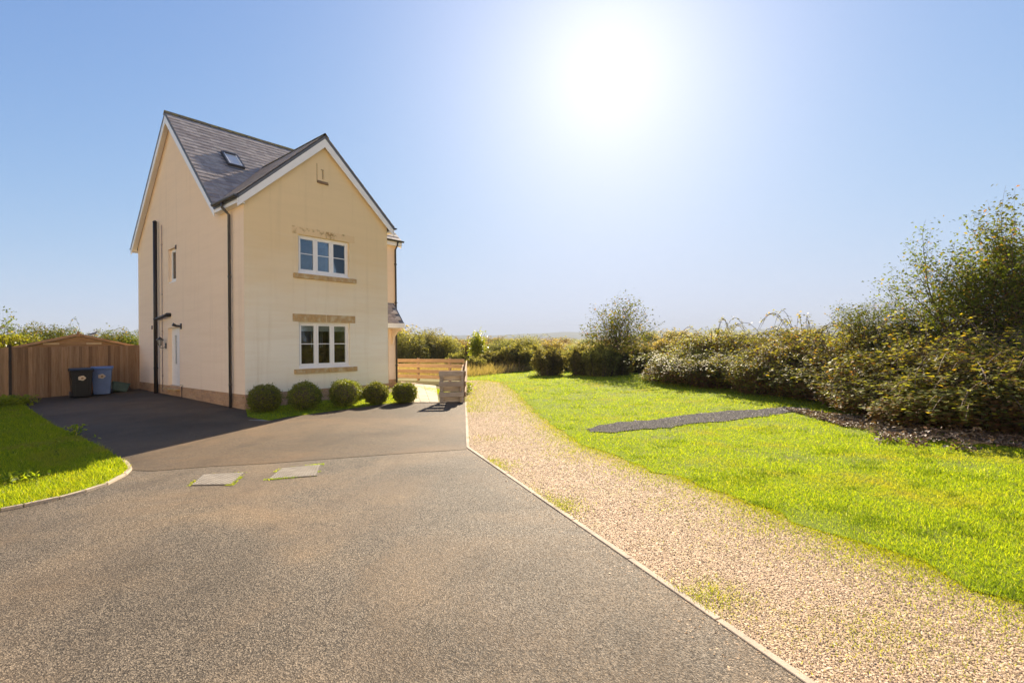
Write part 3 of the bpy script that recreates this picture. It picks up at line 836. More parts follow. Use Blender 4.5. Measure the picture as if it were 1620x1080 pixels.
def downpipe(path, r, mat, clips, name='downpipe', outward=(-1, 0, 0)):
    o = MB().tube(path, r, 10).build(name, mat, house, smooth=True)
    ow = Vector(outward); side = Vector((-ow.y, ow.x, 0))
    for c in clips:
        c = Vector(c); m = MB()
        m.tube([c - Vector((0, 0, .02)), c + Vector((0, 0, .02))], r + .008, 10)
        pa = c - ow * (r + .02); 
        m.tube([c - side * (r + .035), c + side * (r + .035)], .013, 6)
        m.build('pipe_clip', mat, o)
    return o
# main downpipe on the side wall
bd = LW(368, 480).y
zc = [LW(368, v).z for v in (438, 519, 608)]
downpipe([(-.245, bd, 5.58), (-.245, bd, 5.45), (-.075, bd, 5.28), (-.075, bd, 0.05)], .038, BLACKP, [(-.075, bd, z) for z in zc])
# soil stack
bs = LW(251.5, 450).y; zt = LW(249, 354).z
downpipe([(-.11, bs, 0.08), (-.11, bs, zt)], .062, BROWNP, [(-.11, bs, LW(251, 505).z), (-.11, bs, 1.0)], 'soil_pipe')
MB().lathe([(.045, 0), (.07, 0.0), (.07, .03), (.03, .07)], (-.11, bs, zt), 10).build('vent_cowl', BROWNP, house)
bt = LW(258, 450).y
downpipe([(-.035, bt, 0.2), (-.035, bt, LW(256, 357).z)], .012, plain('pinkish_grey_pipe', (.32, .22, .18), .5), [(-.035, bt, LW(258, v).z) for v in (387, 466, 524, 594)], 'thin_pipe')
# branch from the bathroom into the stack
bb = LW(270, 498); 
MB().tube([(0, bb.y, bb.z), (-.1, bb.y, bb.z), (-.13, bb.y + .12, bb.z - .02), (-.11, bs, bb.z - .1)], [.07, .07, .05, .05], 10).build('waste_pipe', BROWNP, house, smooth=True)
# tap and its pipe
bp = LW(290.5, 615)
tp = MB().tube([(-.03, bp.y, bp.z + .1), (-.05, bp.y, bp.z + .08), (-.05, bp.y, 0.04), (-.08, bp.y + .25, 0.03)], .016, 7).build('tap_pipe', BROWNP, house)
MB().tube([(-.03, bp.y, bp.z + .13), (-.1, bp.y, bp.z + .13), (-.1, bp.y, bp.z + .08)], .012, 7).build('tap', METAL, tp)
# vents
for (u, v) in ((278.5, 391), (241, 518)):
    p = LW(u, v)
    MB().box(-.02, 0.0, p.y - .05, p.y + .05, p.z - .07, p.z + .07).build('wall_vent', plain('brown_vent', (.12, .07, .05), .6), house, .004)
# security light
p = LW(287, 516)
sl = MB().box(-.03, 0, p.y - .05, p.y + .05, p.z - .09, p.z + .09).build('security_light', BLACKP, house, .006)
MB().tube([(-.02, p.y, p.z), (-.14, p.y + .02, p.z + .01), (-.24, p.y + .03, p.z + .06)], [.03, .04, .055], 8).build('spot_head', BLACKP, sl)
def lantern(base, out):
    """coach lantern on a bracket; base on wall, out = outward unit vector (house space)"""
    b = Vector(base); o_ = Vector(out)
    root = MB().box(-.05, .05, -.012, .012, -.1, .1).build('wall_lantern', BLACKP, house, .004)
    ang = math.atan2(o_.x, -o_.y)
    root.matrix_local = Matrix.Translation(b + o_ * .013) @ Matrix.Rotation(ang, 4, 'Z')
    MB().tube([(0, 0, -.03), (0, -.1, -.08), (0, -.17, -.06), (0, -.17, .0)], .011, 6).build('bracket', BLACKP, root)
    MB().lathe([(.03, 0), (.045, .02), (.085, .19), (.09, .2)], (0, -.17, 0), 6).build('lantern_glass', plain('smoky_glass', (.35, .33, .3), .15, .6), root)
    r_ = MB().lathe([(.115, .2), (.115, .212), (.03, .29), (.012, .3), (.012, .33)], (0, -.17, 0), 6)
    for k in range(6):
        a = 2 * math.pi * k / 6
        r_.tube([(math.cos(a) * .047, -.17 + math.sin(a) * .047, .02), (math.cos(a) * .09, -.17 + math.sin(a) * .09, .2)], .007, 4)
    r_.build('lantern_cap', BLACKP, root)
p = LW(263, 546); lantern((0, p.y, p.z - .02), (-1, 0, 0))
# right-hand lantern beside the porch, on the wing's return wall corner
lantern((W + .55, B1 - .01, 2.0), (0, -1, 0))
# porch
pa1 = 5.98; pb0 = .98; pz0, pz1 = 2.5, 3.3
slab([(W + .005, pb0, pz0 - .02), (pa1, pb0, pz0 - .02), (pa1, B1 - .003, pz1 - .02), (W + .005, B1 - .003, pz1 - .02)], .07, 'porch_roof')
up_ = Vector((0, B1 - pb0, pz1 - pz0)).normalized()
pr = int(math.hypot(B1 - pb0, pz1 - pz0) / .15)
psl = MB().box(-0.148, 0.148, -0.02, 0.18, 0.0, 0.014).mesh('porch_slate', SLATE)
for r_ in range(pr):
    for i in range(5):
        a = W + .16 + i * .3 - (.15 if r_ % 2 else 0)
        if a > pa1 - .1: continue
        nn = Vector((1, 0, 0)).cross(up_)
        rot = Matrix((Vector((1, 0, 0)), up_, nn)).transposed().to_4x4()
        link('slate', psl, house, 0, Matrix.Translation(Vector((max(a, W + .155), pb0, pz0)) + up_ * (r_ * .15) + nn * .012) @ rot @ Matrix.Rotation(-.07, 4, 'X'))
MB().box(W + .006, pa1, pb0 - .02, pb0, pz0 - .17, pz0 - .0).build('porch_fascia', WHITE, house, .003)
MB().box(pa1 - .025, pa1, pb0, B1 - .004, pz0 - .17, pz0 - .06).build('porch_fascia', WHITE, house, .003)
MB().box(W + .006, pa1 - .03, pb0 + .001, B1 - .004, pz0 - .17, pz0 - .14).build('porch_ceiling', WHITE, house)
for a in (W + .06, pa1 - .13):
    pts = [(a, B1 - .003, pz0 - .171), (a, pb0 + .1, pz0 - .171)] + [(a, B1 - .003 - .5 * math.cos(t) , pz0 - .171 - .5 + .42 * math.sin(t) - .0) for t in (1.2, .9, .6, .3)][::-1][::-1] + [(a, B1 - .003, pz0 - .75)]
    MB().prism([(a, B1 - .003, pz0 - .172), (a, pb0 + .08, pz0 - .172), (a, pb0 + .08, pz0 - .24), (a, pb0 + .3, pz0 - .3), (a, B1 - .12, pz0 - .5), (a, B1 - .06, pz0 - .75), (a, B1 - .003, pz0 - .75)], (.07, 0, 0)).build('porch_bracket', RENDER_L, house)
# right downpipe
ad = A2 - .06
downpipe([(ad, 1.39, 5.57), (ad, 1.45, 5.42), (ad, B1 - .05, 5.3), (ad, B1 - .05, 0.3)], .034, BLACKP, [(ad, B1 - .05, z) for z in (4.75, 3.3, 2.15, 0.95)], outward=(0, -1, 0))
# roof window
rn = Vector((0, -TP, 1)).normalized(); rd = rn.dot(Vector((0, 1.47, ZE)))
c4 = [hplane(u, v, rn, rd) for (u, v) in ((349, 242), (375, 250), (387, 269), (359, 263))]
cx0 = (c4[0].x + c4[3].x) / 2; cx1 = (c4[1].x + c4[2].x) / 2
s0 = ((c4[3].z + c4[2].z) / 2 - ZE) / uv_.z; s1 = ((c4[0].z + c4[1].z) / 2 - ZE) / uv_.z
RWM = Matrix.Translation(Vector((cx0, 1.47, ZE)) + uv_ * s0) @ Matrix((Vector((1, 0, 0)), uv_, rn)).transposed().to_4x4()
rw, rh = cx1 - cx0, s1 - s0
rwo = MB().box(0, .06, 0, rh, -.02, .11).box(rw - .06, rw, 0, rh, -.02, .11).box(.06, rw - .06, 0, .06, -.02, .11).box(.06, rw - .06, rh - .07, rh, -.02, .125).build('roof_window', plain('dark_window_metal', (.05, .048, .05), .4, .5), house, .006)
rwo.matrix_local = RWM
MB().box(.06, .09, .06, rh - .07, .03, .1).box(rw - .09, rw - .06, .06, rh - .07, .03, .1).box(.09, rw - .09, .06, .09, .03, .1).build('sash', WHITE, rwo)
MB().box(.09, rw - .09, .09, rh - .07, .07, .078).build('pane', plain('skylight_glass', (.62, .6, .56), .12, .4, var=.05), rwo)
MB().box(.09, rw - .09, .09, rh - .07, .055, .062).build('roller_blind', plain('white_blind', (.9, .88, .84), .8), rwo)
MB().box(-.1, 0, -.1, rh + .05, .012, .022).box(rw, rw + .1, -.1, rh + .05, .012, .022).box(0, rw, -.14, 0, .018, .026).build('flashing', LEAD, rwo)

# ------------------------------------------------------------------ unseen houses added behind the viewer; sunlit fronts bounce light onto the shaded walls
def add_bounce_house(cx, fy, w, d, eave, rise, mat, label):
    root = empty('bounce_house', (cx, fy, 0), 0, label=label, cat='house', group='unseen houses added behind the viewer to bounce sunlight')
    hw = w / 2
    MB().prism([(-hw, 0, 0), (hw, 0, 0), (hw, 0, eave), (0, 0, eave + rise), (-hw, 0, eave)], (0, -d, 0)).build('wall', mat, root)
    for sg in (-1, 1):
        MB().prism([(0, .3, eave + rise + .12), (sg * (hw + .3), .3, eave - .2), (sg * (hw + .3), .3, eave - .32), (0, .3, eave + rise)], (0, -d - .6, 0)).build('roof', SLATE, root)
    for (x, z, ww, hh) in ((-hw * .5, 3.3, 1.5, 1.1), (hw * .5, 3.3, 1.5, 1.1), (-hw * .5, .9, 1.7, 1.2)):
        f = MB().box(x - ww / 2, x + ww / 2, .002, .05, z, z + hh).build('window', WHITE, root)
        for k in range(3):
            a = x - ww / 2 + .06 + k * (ww - .12) / 3
            MB().box(a + .03, a + (ww - .12) / 3 - .03, .051, .056, z + .07, z + hh - .07).build('pane', BLACKP, f)
    dr = MB().box(hw * .5 - .5, hw * .5 + .5, .002, .06, .05, 2.15).build('door', BROWNP, root)
    return root
for i, cx_ in enumerate((-32.8, -23, -13.2, -3.4, 6.4, 16.2)):
    add_bounce_house(cx_, -7.5 - (i % 2) * .6, 8.8, 8, 5.2, 3.3, PALE_R, ['unseen cream gabled house added for bounce light, furthest left', 'unseen cream gabled house added for bounce light, second from the left', 'unseen cream gabled house added for bounce light, just left of the viewer', 'unseen cream gabled house added for bounce light, straight behind the viewer', 'unseen cream gabled house added for bounce light, second from the right', 'unseen cream gabled house added for bounce light, furthest right'][i])

# ------------------------------------------------------------------ vegetation builders
def np_mesh(name, V, F, mat, rnd=None, smooth=False):
    me = bpy.data.meshes.new(name)
    n, k = F.shape
    me.vertices.add(len(V)); me.vertices.foreach_set('co', V.astype(np.float32).ravel())
    me.loops.add(n * k); me.loops.foreach_set('vertex_index', F.astype(np.int32).ravel())
    me.polygons.add(n); me.polygons.foreach_set('loop_start', (np.arange(n) * k).astype(np.int32))
    me.polygons.foreach_set('loop_total', np.full(n, k, np.int32))
    if rnd is not None:
        a = me.attributes.new('rnd', 'FLOAT', 'POINT'); a.data.foreach_set('value', rnd.astype(np.float32))
    me.update(calc_edges=True); me.materials.append(mat)
    return me
def unit(a): return a / np.maximum(np.linalg.norm(a, axis=1, keepdims=True), 1e-9)
def leaves(P, size, aspect=0.55, up=0.6, rng=RNG, rnd=None, out=None):
    """quads: a diamond leaf at each point; up = how strongly faces turn upward"""
    n = len(P)
    N = rng.normal(size=(n, 3)); N[:, 2] = np.abs(N[:, 2]) + up * 1.5
    if out is not None: N += out * 0.8
    N = unit(N)
    T = unit(np.cross(N, rng.normal(size=(n, 3))))
    B = np.cross(N, T)
    s = (size * rng.uniform(0.6, 1.35, n))[:, None] if np.isscalar(size) else (size * rng.uniform(.7, 1.3, n))[:, None]
    fold = N * s * 0.12
    V = np.stack([P - T * s * .5, P + B * s * aspect * .5 + fold, P + T * s * .5, P - B * s * aspect * .5 + fold], 1).reshape(-1, 3)
    F = np.arange(4 * n).reshape(n, 4)
    r = rng.uniform(0, 1, n) if rnd is None else rnd
    return V, F, np.repeat(r, 4)
def blob_points(n, lumps, rng, depth=0.25):
    """points in the outer shells of overlapping lumps [(cx,cy,cz,rx,ry,rz)]"""
    L = np.array(lumps); w = (L[:, 3] * L[:, 4] + L[:, 3] * L[:, 5]); w = w / w.sum()
    k = rng.choice(len(L), n, p=w)
    d = unit(rng.normal(size=(n, 3)))
    # bumpy radius
    r = 1 + 0.10 * np.sin(d[:, 0] * 9 + k * 2.1) * np.sin(d[:, 2] * 8 + k) + 0.10 * np.sin(d[:, 1] * 17 + k * 5) * np.sin(d[:, 0] * 15)
    r *= 1 - rng.exponential(depth, n).clip(0, 0.95) + 0.05 * rng.normal(size=n)
    P = L[k, :3] + d * L[k, 3:] * r[:, None]
    return P, d
def shrub_lumps(rx, ry, h, k, rng, top=1.0):
    out = []
    for i in range(k):
        a = rng.uniform(0, 2 * np.pi); q = np.sqrt(rng.uniform(0, 1)) * 0.62
        zz = rng.uniform(0.3, 0.72) * h * (1 - 0.35 * q)
        rr = rng.uniform(0.32, 0.5)
        out.append((np.cos(a) * q * rx, np.sin(a) * q * ry, zz, rx * rr, ry * rr, min(h * rng.uniform(.26, .4), zz * 1.0)))
    out.append((0, 0, h * .42, rx * .72, ry * .72, h * .42))
    return out
def stems(rng, n, h, spread, r0=.03, droop=0.0):
    m = MB()
    for i in range(n):
        a = rng.uniform(0, 2 * np.pi); b0 = Vector((math.cos(a) * .1 * spread, math.sin(a) * .1 * spread, -0.05))
        tip = Vector((math.cos(a) * spread * rng.uniform(.3, .9), math.sin(a) * spread * rng.uniform(.3, .9), h * rng.uniform(.6, .95)))
        mid = b0.lerp(tip, .5) + Vector((rng.normal() * .1, rng.normal() * .1, .15 * h))
        m.tube([b0, mid, tip], [r0, r0 * .6, r0 * .2], 5)
    return m
def make_shrub(name, rx, ry, h, n, size, mat, seed, lumps=8, aspect=.55, depth=.22, dead=0.0, up=.6, stem_n=9, zmin=0.02, canes=10):
    rng = np.random.default_rng(seed)
    P, d = blob_points(n, shrub_lumps(rx, ry, h, lumps, rng), rng, depth)
    P[:, 2] = np.where(P[:, 2] < zmin, rng.uniform(zmin, .3 * h, n), P[:, 2])
    r = rng.uniform(0, 1, n)
    if dead:
        low = np.clip(1 - P[:, 2] / (h * .75), 0, 1)
        isd = rng.uniform(0, 1, n) < dead * (0.3 + 1.2 * low)
        r = np.where(isd, r * .3, .35 + r * .65)
    st = stems(rng, stem_n, h * .8, (rx + ry) / 2 * .8, .02 + .01 * h)
    for i in range(canes):
        a = rng.uniform(0, 2 * np.pi); L = rng.uniform(.7, 1.25); k = 7; c = []
        z0 = h * rng.uniform(.45, .85); rise = h * rng.uniform(.1, .4)
        for j in range(k):
            t = j / (k - 1); c.append((math.cos(a) * rx * (.35 + .75 * L * t), math.sin(a) * ry * (.35 + .75 * L * t), z0 + rise * math.sin(t * 2.6) - .15 * h * t * t))
        st.tube(c, [.008] * 6 + [.003], 3)
        C = np.array(c)[rng.integers(1, k, 26)] + rng.normal(size=(26, 3)) * .05
        P = np.concatenate([P, C]); d = np.concatenate([d, np.tile([[0, 0, 1.0]], (26, 1))]); r = np.concatenate([r, rng.uniform(.45, 1, 26)])
    V, F, rr = leaves(P, size, aspect, up, rng, r, d)
    fo = np_mesh('foliage', V, F, mat, rr)
    st = st.mesh('stem', BARK)
    return fo, st
def place_shrub(name, proto, loc, rz, sc, **k):
    root = empty(name, loc, rz, **k); root.scale = sc
    link('foliage', proto[0], root); link('stem', proto[1], root)
    return root
def make_tree_mesh(h, spread, seed, n_leaf, leaf, mat, trunks=1, lean=(0, 0), crown0=.35, tr=.09, levels=4, aspect=.6, up=.4, cluster=.22, ragged=.0):
    """recursive limbs; leaves gather round the outer twigs"""
    rng = np.random.default_rng(seed); m = MB(); tips = []
    def grow(p, d, L, r, lev):
        steps = 3; pts = [p]; rs = [r]
        q = p; dd = d
        for i in range(steps):
            dd = (dd + Vector(rng.normal(size=3) * .16) + Vector((0, 0, .06))).normalized()
            q = q + dd * L / steps; pts.append(q); rs.append(r * (1 - .45 * (i + 1) / steps))
            if lev >= 3: tips.append((q, lev))
            if lev < levels and (i > 0 or lev > 0):
                for _ in range(2 if lev < 2 else 1):
                    ax = Vector(rng.normal(size=3)).cross(dd).normalized()
                    nd = (dd * rng.uniform(.45, .9) + ax * rng.uniform(.55, 1.0) + Vector((0, 0, .12))).normalized()
                    grow(q, nd, L * rng.uniform(.5, .75), rs[-1] * .6, lev + 1)
        if lev < levels: grow(q, dd, L * .7, rs[-1] * .9, lev + 1)
        else: tips.append((q, lev))
        m.tube(pts, rs, 5 if lev < 2 else 3, cap=False)
    for t in range(trunks):
        a = rng.uniform(0, 6.28)
        d0 = Vector((lean[0] + (.35 * math.cos(a) if trunks > 1 else 0), lean[1] + (.35 * math.sin(a) if trunks > 1 else 0), 1)).normalized()
        grow(Vector((.1 * math.cos(a) * (trunks > 1), .1 * math.sin(a) * (trunks > 1), -.1)), d0, h * crown0, tr, 0)
    T = np.array([t[0][:] for t in tips])
    # fit to requested size
    zmax = T[:, 2].max(); rmax = np.percentile(np.hypot(T[:, 0], T[:, 1]), 96)
    S = np.array([spread / rmax, spread / rmax, h / zmax])
    m.v = [(v[0] * S[0], v[1] * S[1], v[2] * S[2]) for v in m.v]; T = T * S
    T = T[T[:, 2] > h * .12]
    k = rng.integers(0, len(T), n_leaf)
    P = T[k] + rng.normal(size=(n_leaf, 3)) * cluster
    V, F, rr = leaves(P, leaf, aspect, up, rng)
    return np_mesh('crown', V, F, mat, rr), m.mesh('trunk', BARK)
def place_tree(name, proto, loc, rz, sc, **k):
    root = empty(name, loc, rz, **k); root.scale = sc
    link('crown', proto[0], root); link('trunk', proto[1], root)
    return root

# ------------------------------------------------------------------ box balls by the wall
balls = [((412, 648), 50, 'roundest dark green box ball in the house shade, nearest the drain cover'), ((477, 645), 52, 'clipped box ball second from the house corner, half in the shade'),
         ((542, 639), 50, 'middle of the five clipped box balls, below the right of the window'), ((592, 635), 40, 'smaller clipped box ball, fourth along the wall from the house corner'), ((638, 633), 38, 'bright clipped box ball beside the paved front path, furthest from the driveway')]
for i, ((u, v), wpx, lab) in enumerate(balls):
    x, y = G(u, v + 6); rad = wpx / FPX * y / 2 * .94
    rng = np.random.default_rng(50 + i); n = 7500
    d = unit(rng.normal(size=(n, 3)))
    rr = rad * (1 + .09 * np.sin(d[:, 0] * 4 + i * 2) * np.sin(d[:, 1] * 3 + i)  + .05 * np.sin(d[:, 0] * 7 + i) * np.sin(d[:, 1] * 9) + .035 * np.sin(d[:, 2] * 16 + i * 2)) * (1 - rng.exponential(.07, n).clip(0, .6)) + rng.exponential(.017, n)
    P = d * rr[:, None] * np.array([1, 1, .9]); P[:, 2] += rad * .93
    P = P[P[:, 2] > .03]; d = d[:len(P)]
    V, F, r0 = leaves(P, .036, .6, .2, rng)
    root = empty('box_bush', (x, y + rad * .6, gz(y)), 0, label=lab, cat='bush', group='clipped box balls along the front wall')
    link('foliage', np_mesh('foliage', V, F, BOXL, r0), root)
    MB().tube([(0, 0, -.05), (.01, 0, rad * .8)], .02, 6).build('stem', BARK, root)
    core = MB().lathe([(rad * math.cos(t) * .8, rad * .93 + rad * .74 * math.sin(t)) for t in (-1.4, -.9, -.4, 0, .4, .9, 1.4)], (0, 0, 0), 12).build('inner_twigs', BARK, root)

# front bed
wl = [tuple((HM @ Vector((a, -.03, 0)))[:2]) for a in (0.0, 2.3, W, W + .05)]
bed = [wl[0], wl[1], wl[2], (HM @ Vector((W + .4, 0.3, 0)))[:2], G(650, 634)] + bed_edge[::-1]
bed = [tuple(p) for p in bed]
sheet('planting_bed', bed, SOD, 0.012)

# ------------------------------------------------------------------ grass
def grass(name, poly, n, hmin, hmax, mat, seed, label, box=None, wk=.0011, dpow=1.0, minw=.004, zoff=.01, ycap=60, dens=None, cat='grass'):
    rng = np.random.default_rng(seed)
    pa = np.array(poly)
    x0, y0 = pa.min(0); x1, y1 = pa.max(0)
    y0 = max(y0, .8); 
    P = []
    tot = 0
    while tot < n:
        m_ = n * 3
        # sample y with density ~ 1/y^dpow
        if dpow == 1.0: y = y0 * (y1 / y0) ** rng.uniform(0, 1, m_)
        else: y = rng.uniform(y0, y1, m_)
        x = rng.uniform(x0, x1, m_)
        q = np.stack([x, y], 1)
        vis = np.abs(x) < y * 1.4 + 2.0
        q = q[vis]; q = q[inpoly(q, poly)]
        if dpow == 1.0:   # thin far rows again -> 1/y^2 overall
            q = q[rng.uniform(0, 1, len(q)) < np.minimum(1, 5.0 / q[:, 1])]
        if dens is not None: q = q[rng.uniform(0, 1, len(q)) < dens(q)]
        P.append(q); tot += len(q)
        if len(q) == 0: break
    P = np.concatenate(P)[:n]; n = len(P)
    dist = np.hypot(P[:, 0], P[:, 1])
    w = np.maximum(minw, wk * dist) * rng.uniform(.7, 1.3, n)
    clump = .5 + .5 * np.sin(P[:, 0] * 3.1 + 1.3 * np.sin(P[:, 1] * 2.3)) * np.sin(P[:, 1] * 2.7 + np.sin(P[:, 0] * 1.7))
    hgt = (hmin + (hmax - hmin) * rng.uniform(0, 1, n) ** 1.5 * (.4 + .6 * clump))
    a = rng.uniform(0, 2 * np.pi, n); la = rng.uniform(0, 2 * np.pi, n); ll = hgt * rng.uniform(.2, 1.0, n)
    base = np.stack([P[:, 0], P[:, 1], gza(P[:, 1]) + zoff], 1)
    s = np.stack([np.cos(a), np.sin(a), np.zeros(n)], 1) * (w / 2)[:, None]
    tip = base + np.stack([np.cos(la) * ll, np.sin(la) * ll, hgt], 1)
    V = np.stack([base - s, base + s, tip], 1).reshape(-1, 3); F = np.arange(3 * n).reshape(n, 3)
    r = np.clip(rng.uniform(0, .93, n) + (rng.uniform(0, 1, n) > .985) * .3, 0, 1)
    o = link(name, np_mesh(name, V, F, mat, np.repeat(r, 3)))
    return tag(o, label, cat, kind='stuff')
def clusters(poly, n, rmin, rmax, seed):
    r = np.random.default_rng(seed); pa = np.array(poly); C = r.uniform(pa.min(0), pa.max(0), (n, 2)); Rr = r.uniform(rmin, rmax, n); el = r.uniform(.4, 1, n)
    def f(q):
        out = np.zeros(len(q))
        for c, rr, e in zip(C, Rr, el):
            d = q - c; m = (np.abs(d[:, 0]) < rr * 2.5) & (np.abs(d[:, 1]) < rr * 2.5)
            if m.any(): out[m] = np.maximum(out[m], np.exp(-((d[m, 0] / rr) ** 2 + (d[m, 1] / (rr * e)) ** 2)))
        return out
    return f
barec = clusters([(0, 2), (14, 30)], 260, .12, .5, 61)
clumpc = clusters([(0, 2), (14, 26)], 650, .04, .22, 62)
def not_strip(q):
    jig = .07 + .07 * np.sin(q[:, 0] * 9) * np.sin(q[:, 0] * 23 + 1)
    off = np.stack([jig * 0, jig], 1)
    core = inpoly(q, strip) & inpoly(q + off, strip) & inpoly(q - off, strip)
    return np.where(core, 0.02 + .4 * clumpc(q), 1 - .8 * barec(q))
def clumpy(q):
    return np.where(inpoly(q, strip), 0.0, np.clip(clumpc(q) + .04, 0, 1))
DGRASS = leafmat('dark_clover_blade', [(0, (0.07, 0.12, 0.012)), (0.8, (0.12, 0.19, 0.02)), (1, (0.5, 0.5, 0.35))], 0.45, 0.5, 0.2, (1.7, 1.8, 0.4))
lawnR_vis = [p for p in lawnR]
grass('grass', lawnR_vis, 390000, .015, .05, LGRASS, 1, 'bright short grass of the lawn right of the gravel path', dens=not_strip)
grass('clover', lawnR_vis, 42000, .02, .07, DGRASS, 9, 'darker clover and coarse tufts scattered through the lawn', dens=clumpy, cat='clover', minw=.006, wk=.0013)
grass('grass', lawnL, 150000, .03, .1, LGRASS, 2, 'longer grass of the lawn corner in front of the timber fence')
grass('grass', bed, 14000, .02, .06, LGRASS, 3, 'grass strip under the clipped balls along the house front', wk=.0009)
# ragged weeds on the path edges
pathc = clusters([(-2, 2), (8, 20)], 160, .1, .45, 63)
def near_edge(q):
    e = np.array(pedge); dmin = np.full(len(q), 9.0)
    for i in range(len(e) - 1):
        a, b = e[i], e[i + 1]; ab = b - a; t = np.clip(((q - a) @ ab) / (ab @ ab), 0, 1)
        dmin = np.minimum(dmin, np.linalg.norm(q - (a + t[:, None] * ab), axis=1))
    kdist = np.abs((q - np.array(K0)) @ np.array([-kd[1], kd[0]]))
    cl = pathc(q)
    return np.clip(np.exp(-dmin / .22) + .6 * np.exp(-kdist / .3) * cl + .05 * cl + .5 * (q[:, 1] > 12) * np.exp(-np.abs(q[:, 0] + 1.2) / .6), 0, 1)
grass('grass', path, 42000, .008, .035, LGRASS, 4, 'sparse weedy grass creeping over the edges of the gravel path', dens=near_edge)

# garden beyond the low fence and dry verge behind it
garden = [G(700, 612), (-1.5, 16), (-1.7, 19.5), (-5.2, 21.5), (-6, 20)]
dryv = [(-9, 24), (-1.9, 23.5), (1.2, 29), (2, 34), (-9, 36)]
grass('tall_grass', dryv, 22000, .25, .75, DRYG, 6, 'dry tan grass standing between the low fence and the scrub', wk=.0009, dpow=0, cat='tall grass')
farm = [(-12, 36), (40, 26), (60, 60), (60, 95), (-30, 95), (-30, 45)]
grass('tall_grass', farm, 40000, .25, .6, DRYG, 7, 'pale rough pasture grass beyond the gorse and the thicket', wk=.0011, dpow=0, cat='tall grass')

# stones of the gravel path nearest the camera
def stones(name, poly, n, smin, smax, mat, seed, label, ymax, dens=None):
    rng = np.random.default_rng(seed); pa = np.array(poly); x0, y0 = pa.min(0); x1, y1 = pa.max(0); y0 = max(y0, 1.6); y1 = min(y1, ymax)
    y = y0 * (y1 / y0) ** rng.uniform(0, 1, n * 6); x = rng.uniform(x0, x1, n * 6)
    q = np.stack([x, y], 1); q = q[np.abs(x) < y * 1.1 + .2]; q = q[inpoly(q, poly)][:n]; n = len(q)
    base = np.array([[1, 0, 0], [-.5, .87, 0], [-.5, -.87, 0], [0, 0, 1], [0, 0, -.6]])
    fc = np.array([[0, 1, 3], [1, 2, 3], [2, 0, 3]])
    s = rng.uniform(smin, smax, n) * (1 + .06 * q[:, 1]); a = rng.uniform(0, 6.28, n)
    c, si = np.cos(a), np.sin(a)
    B = base[:4][None] * np.stack([s * rng.uniform(.7, 1.3, n), s, s * rng.uniform(.4, .9, n)], 1)[:, None]
    B = B + rng.normal(size=B.shape) * (s * .15)[:, None, None]
    X = B[..., 0] * c[:, None] - B[..., 1] * si[:, None]; Y = B[..., 0] * si[:, None] + B[..., 1] * c[:, None]
    V = np.stack([X + q[:, :1], Y + q[:, 1:], B[..., 2] + gza(q[:, 1])[:, None] + .003], -1).reshape(-1, 3)
    F = (fc[None] + (np.arange(n) * 4)[:, None, None]).reshape(-1, 3)
    o = link(name, np_mesh(name, V, F, mat, np.repeat(rng.uniform(0, 1, n), 4)))
    return tag(o, label, 'gravel', kind='stuff')
def stonemat(name, stops, rough=.8):
    n = NT(name); a = n.t.nodes.new('ShaderNodeAttribute'); a.attribute_name = 'rnd'
    n.base(n.ramp(a.outputs['Fac'], stops), rough, .3); return n.m
PST = stonemat('pink_tan_stone', [(0, (.26, .175, .1)), (.4, (.44, .31, .19)), (.8, (.56, .41, .26)), (1, (.68, .55, .4))])
GST = stonemat('grey_stone', [(0, (.03, .03, .033)), (.6, (.09, .083, .087)), (1, (.3, .27, .25))])
stones('gravel', path, 120000, .0042, .008, PST, 21, 'loose pinkish tan gravel lying on the path', 30)
stones('gravel', strip, 9000, .012, .028, GST, 22, 'loose grey chippings in the short strip across the lawn', 30)

kn_ = np.array([-kd[1], kd[0]]); kn_ = kn_ if kn_[0] < 0 else -kn_
spill = [tuple(np.array(K0) + kn_ * .02), tuple(np.array(K0) + kd * 7 + kn_ * .02), tuple(np.array(K0) + kd * 7 + kn_ * .3), tuple(np.array(K0) + kn_ * .22)]
stones('gravel', spill, 900, .004, .009, PST, 23, 'stray path stones spilled over the edging onto the asphalt', 12)

# ------------------------------------------------------------------ drain covers
def cover(quad, label, mat=METAL, tread=True):
    pts = [G(*p) for p in quad]; c = np.mean(pts, 0)
    root = empty('drain_cover', (c[0], c[1], .006), 0, label=label, cat='drain cover', group='metal drain covers in the asphalt' if tread else None)
    P = [np.array(p) - c for p in pts]
    MB().prism([(*(p * 1.06), 0.001) for p in P], (0, 0, .005)).build('frame', KERB if not tread else plain('rusty_frame', (.12, .1, .08), .8), root)
    MB().prism([(*p, .0055) for p in P], (0, 0, .002)).build('plate', PLATE if tread else mat, root)
    if tread:
        m = MB()
        k = 15
        for i in range(k):
            for j in range(k):
                s, t = (i + .5) / k, (j + .5) / k
                p = (P[0] * (1 - s) + P[1] * s) * (1 - t) + (P[3] * (1 - s) + P[2] * s) * t
                a = .7 if (i + j) % 2 else -.7
                m.box(-.017, .017, -.006, .006, .0078, .0105, Matrix.Translation((p[0], p[1], 0)) @ Matrix.Rotation(a, 4, 'Z'))
        o = m.build('tread_pattern', mat, root); o['kind'] = 'stuff'
    return root, pts
cr, q1_ = cover([(304, 768), (365, 767), (386, 748.5), (322, 752)], 'square metal drain cover nearer the lawn corner, rimmed with moss and sand')
cr, q2_ = cover([(426, 758.5), (500, 753), (506.5, 736), (446, 742)], 'square metal drain cover further from the lawn corner, moss along its near edge')
cover([(393, 665), (425, 666), (437, 659.5), (406, 659)], 'small smooth grey cover beside the first box ball in the shade', GREYC, False)
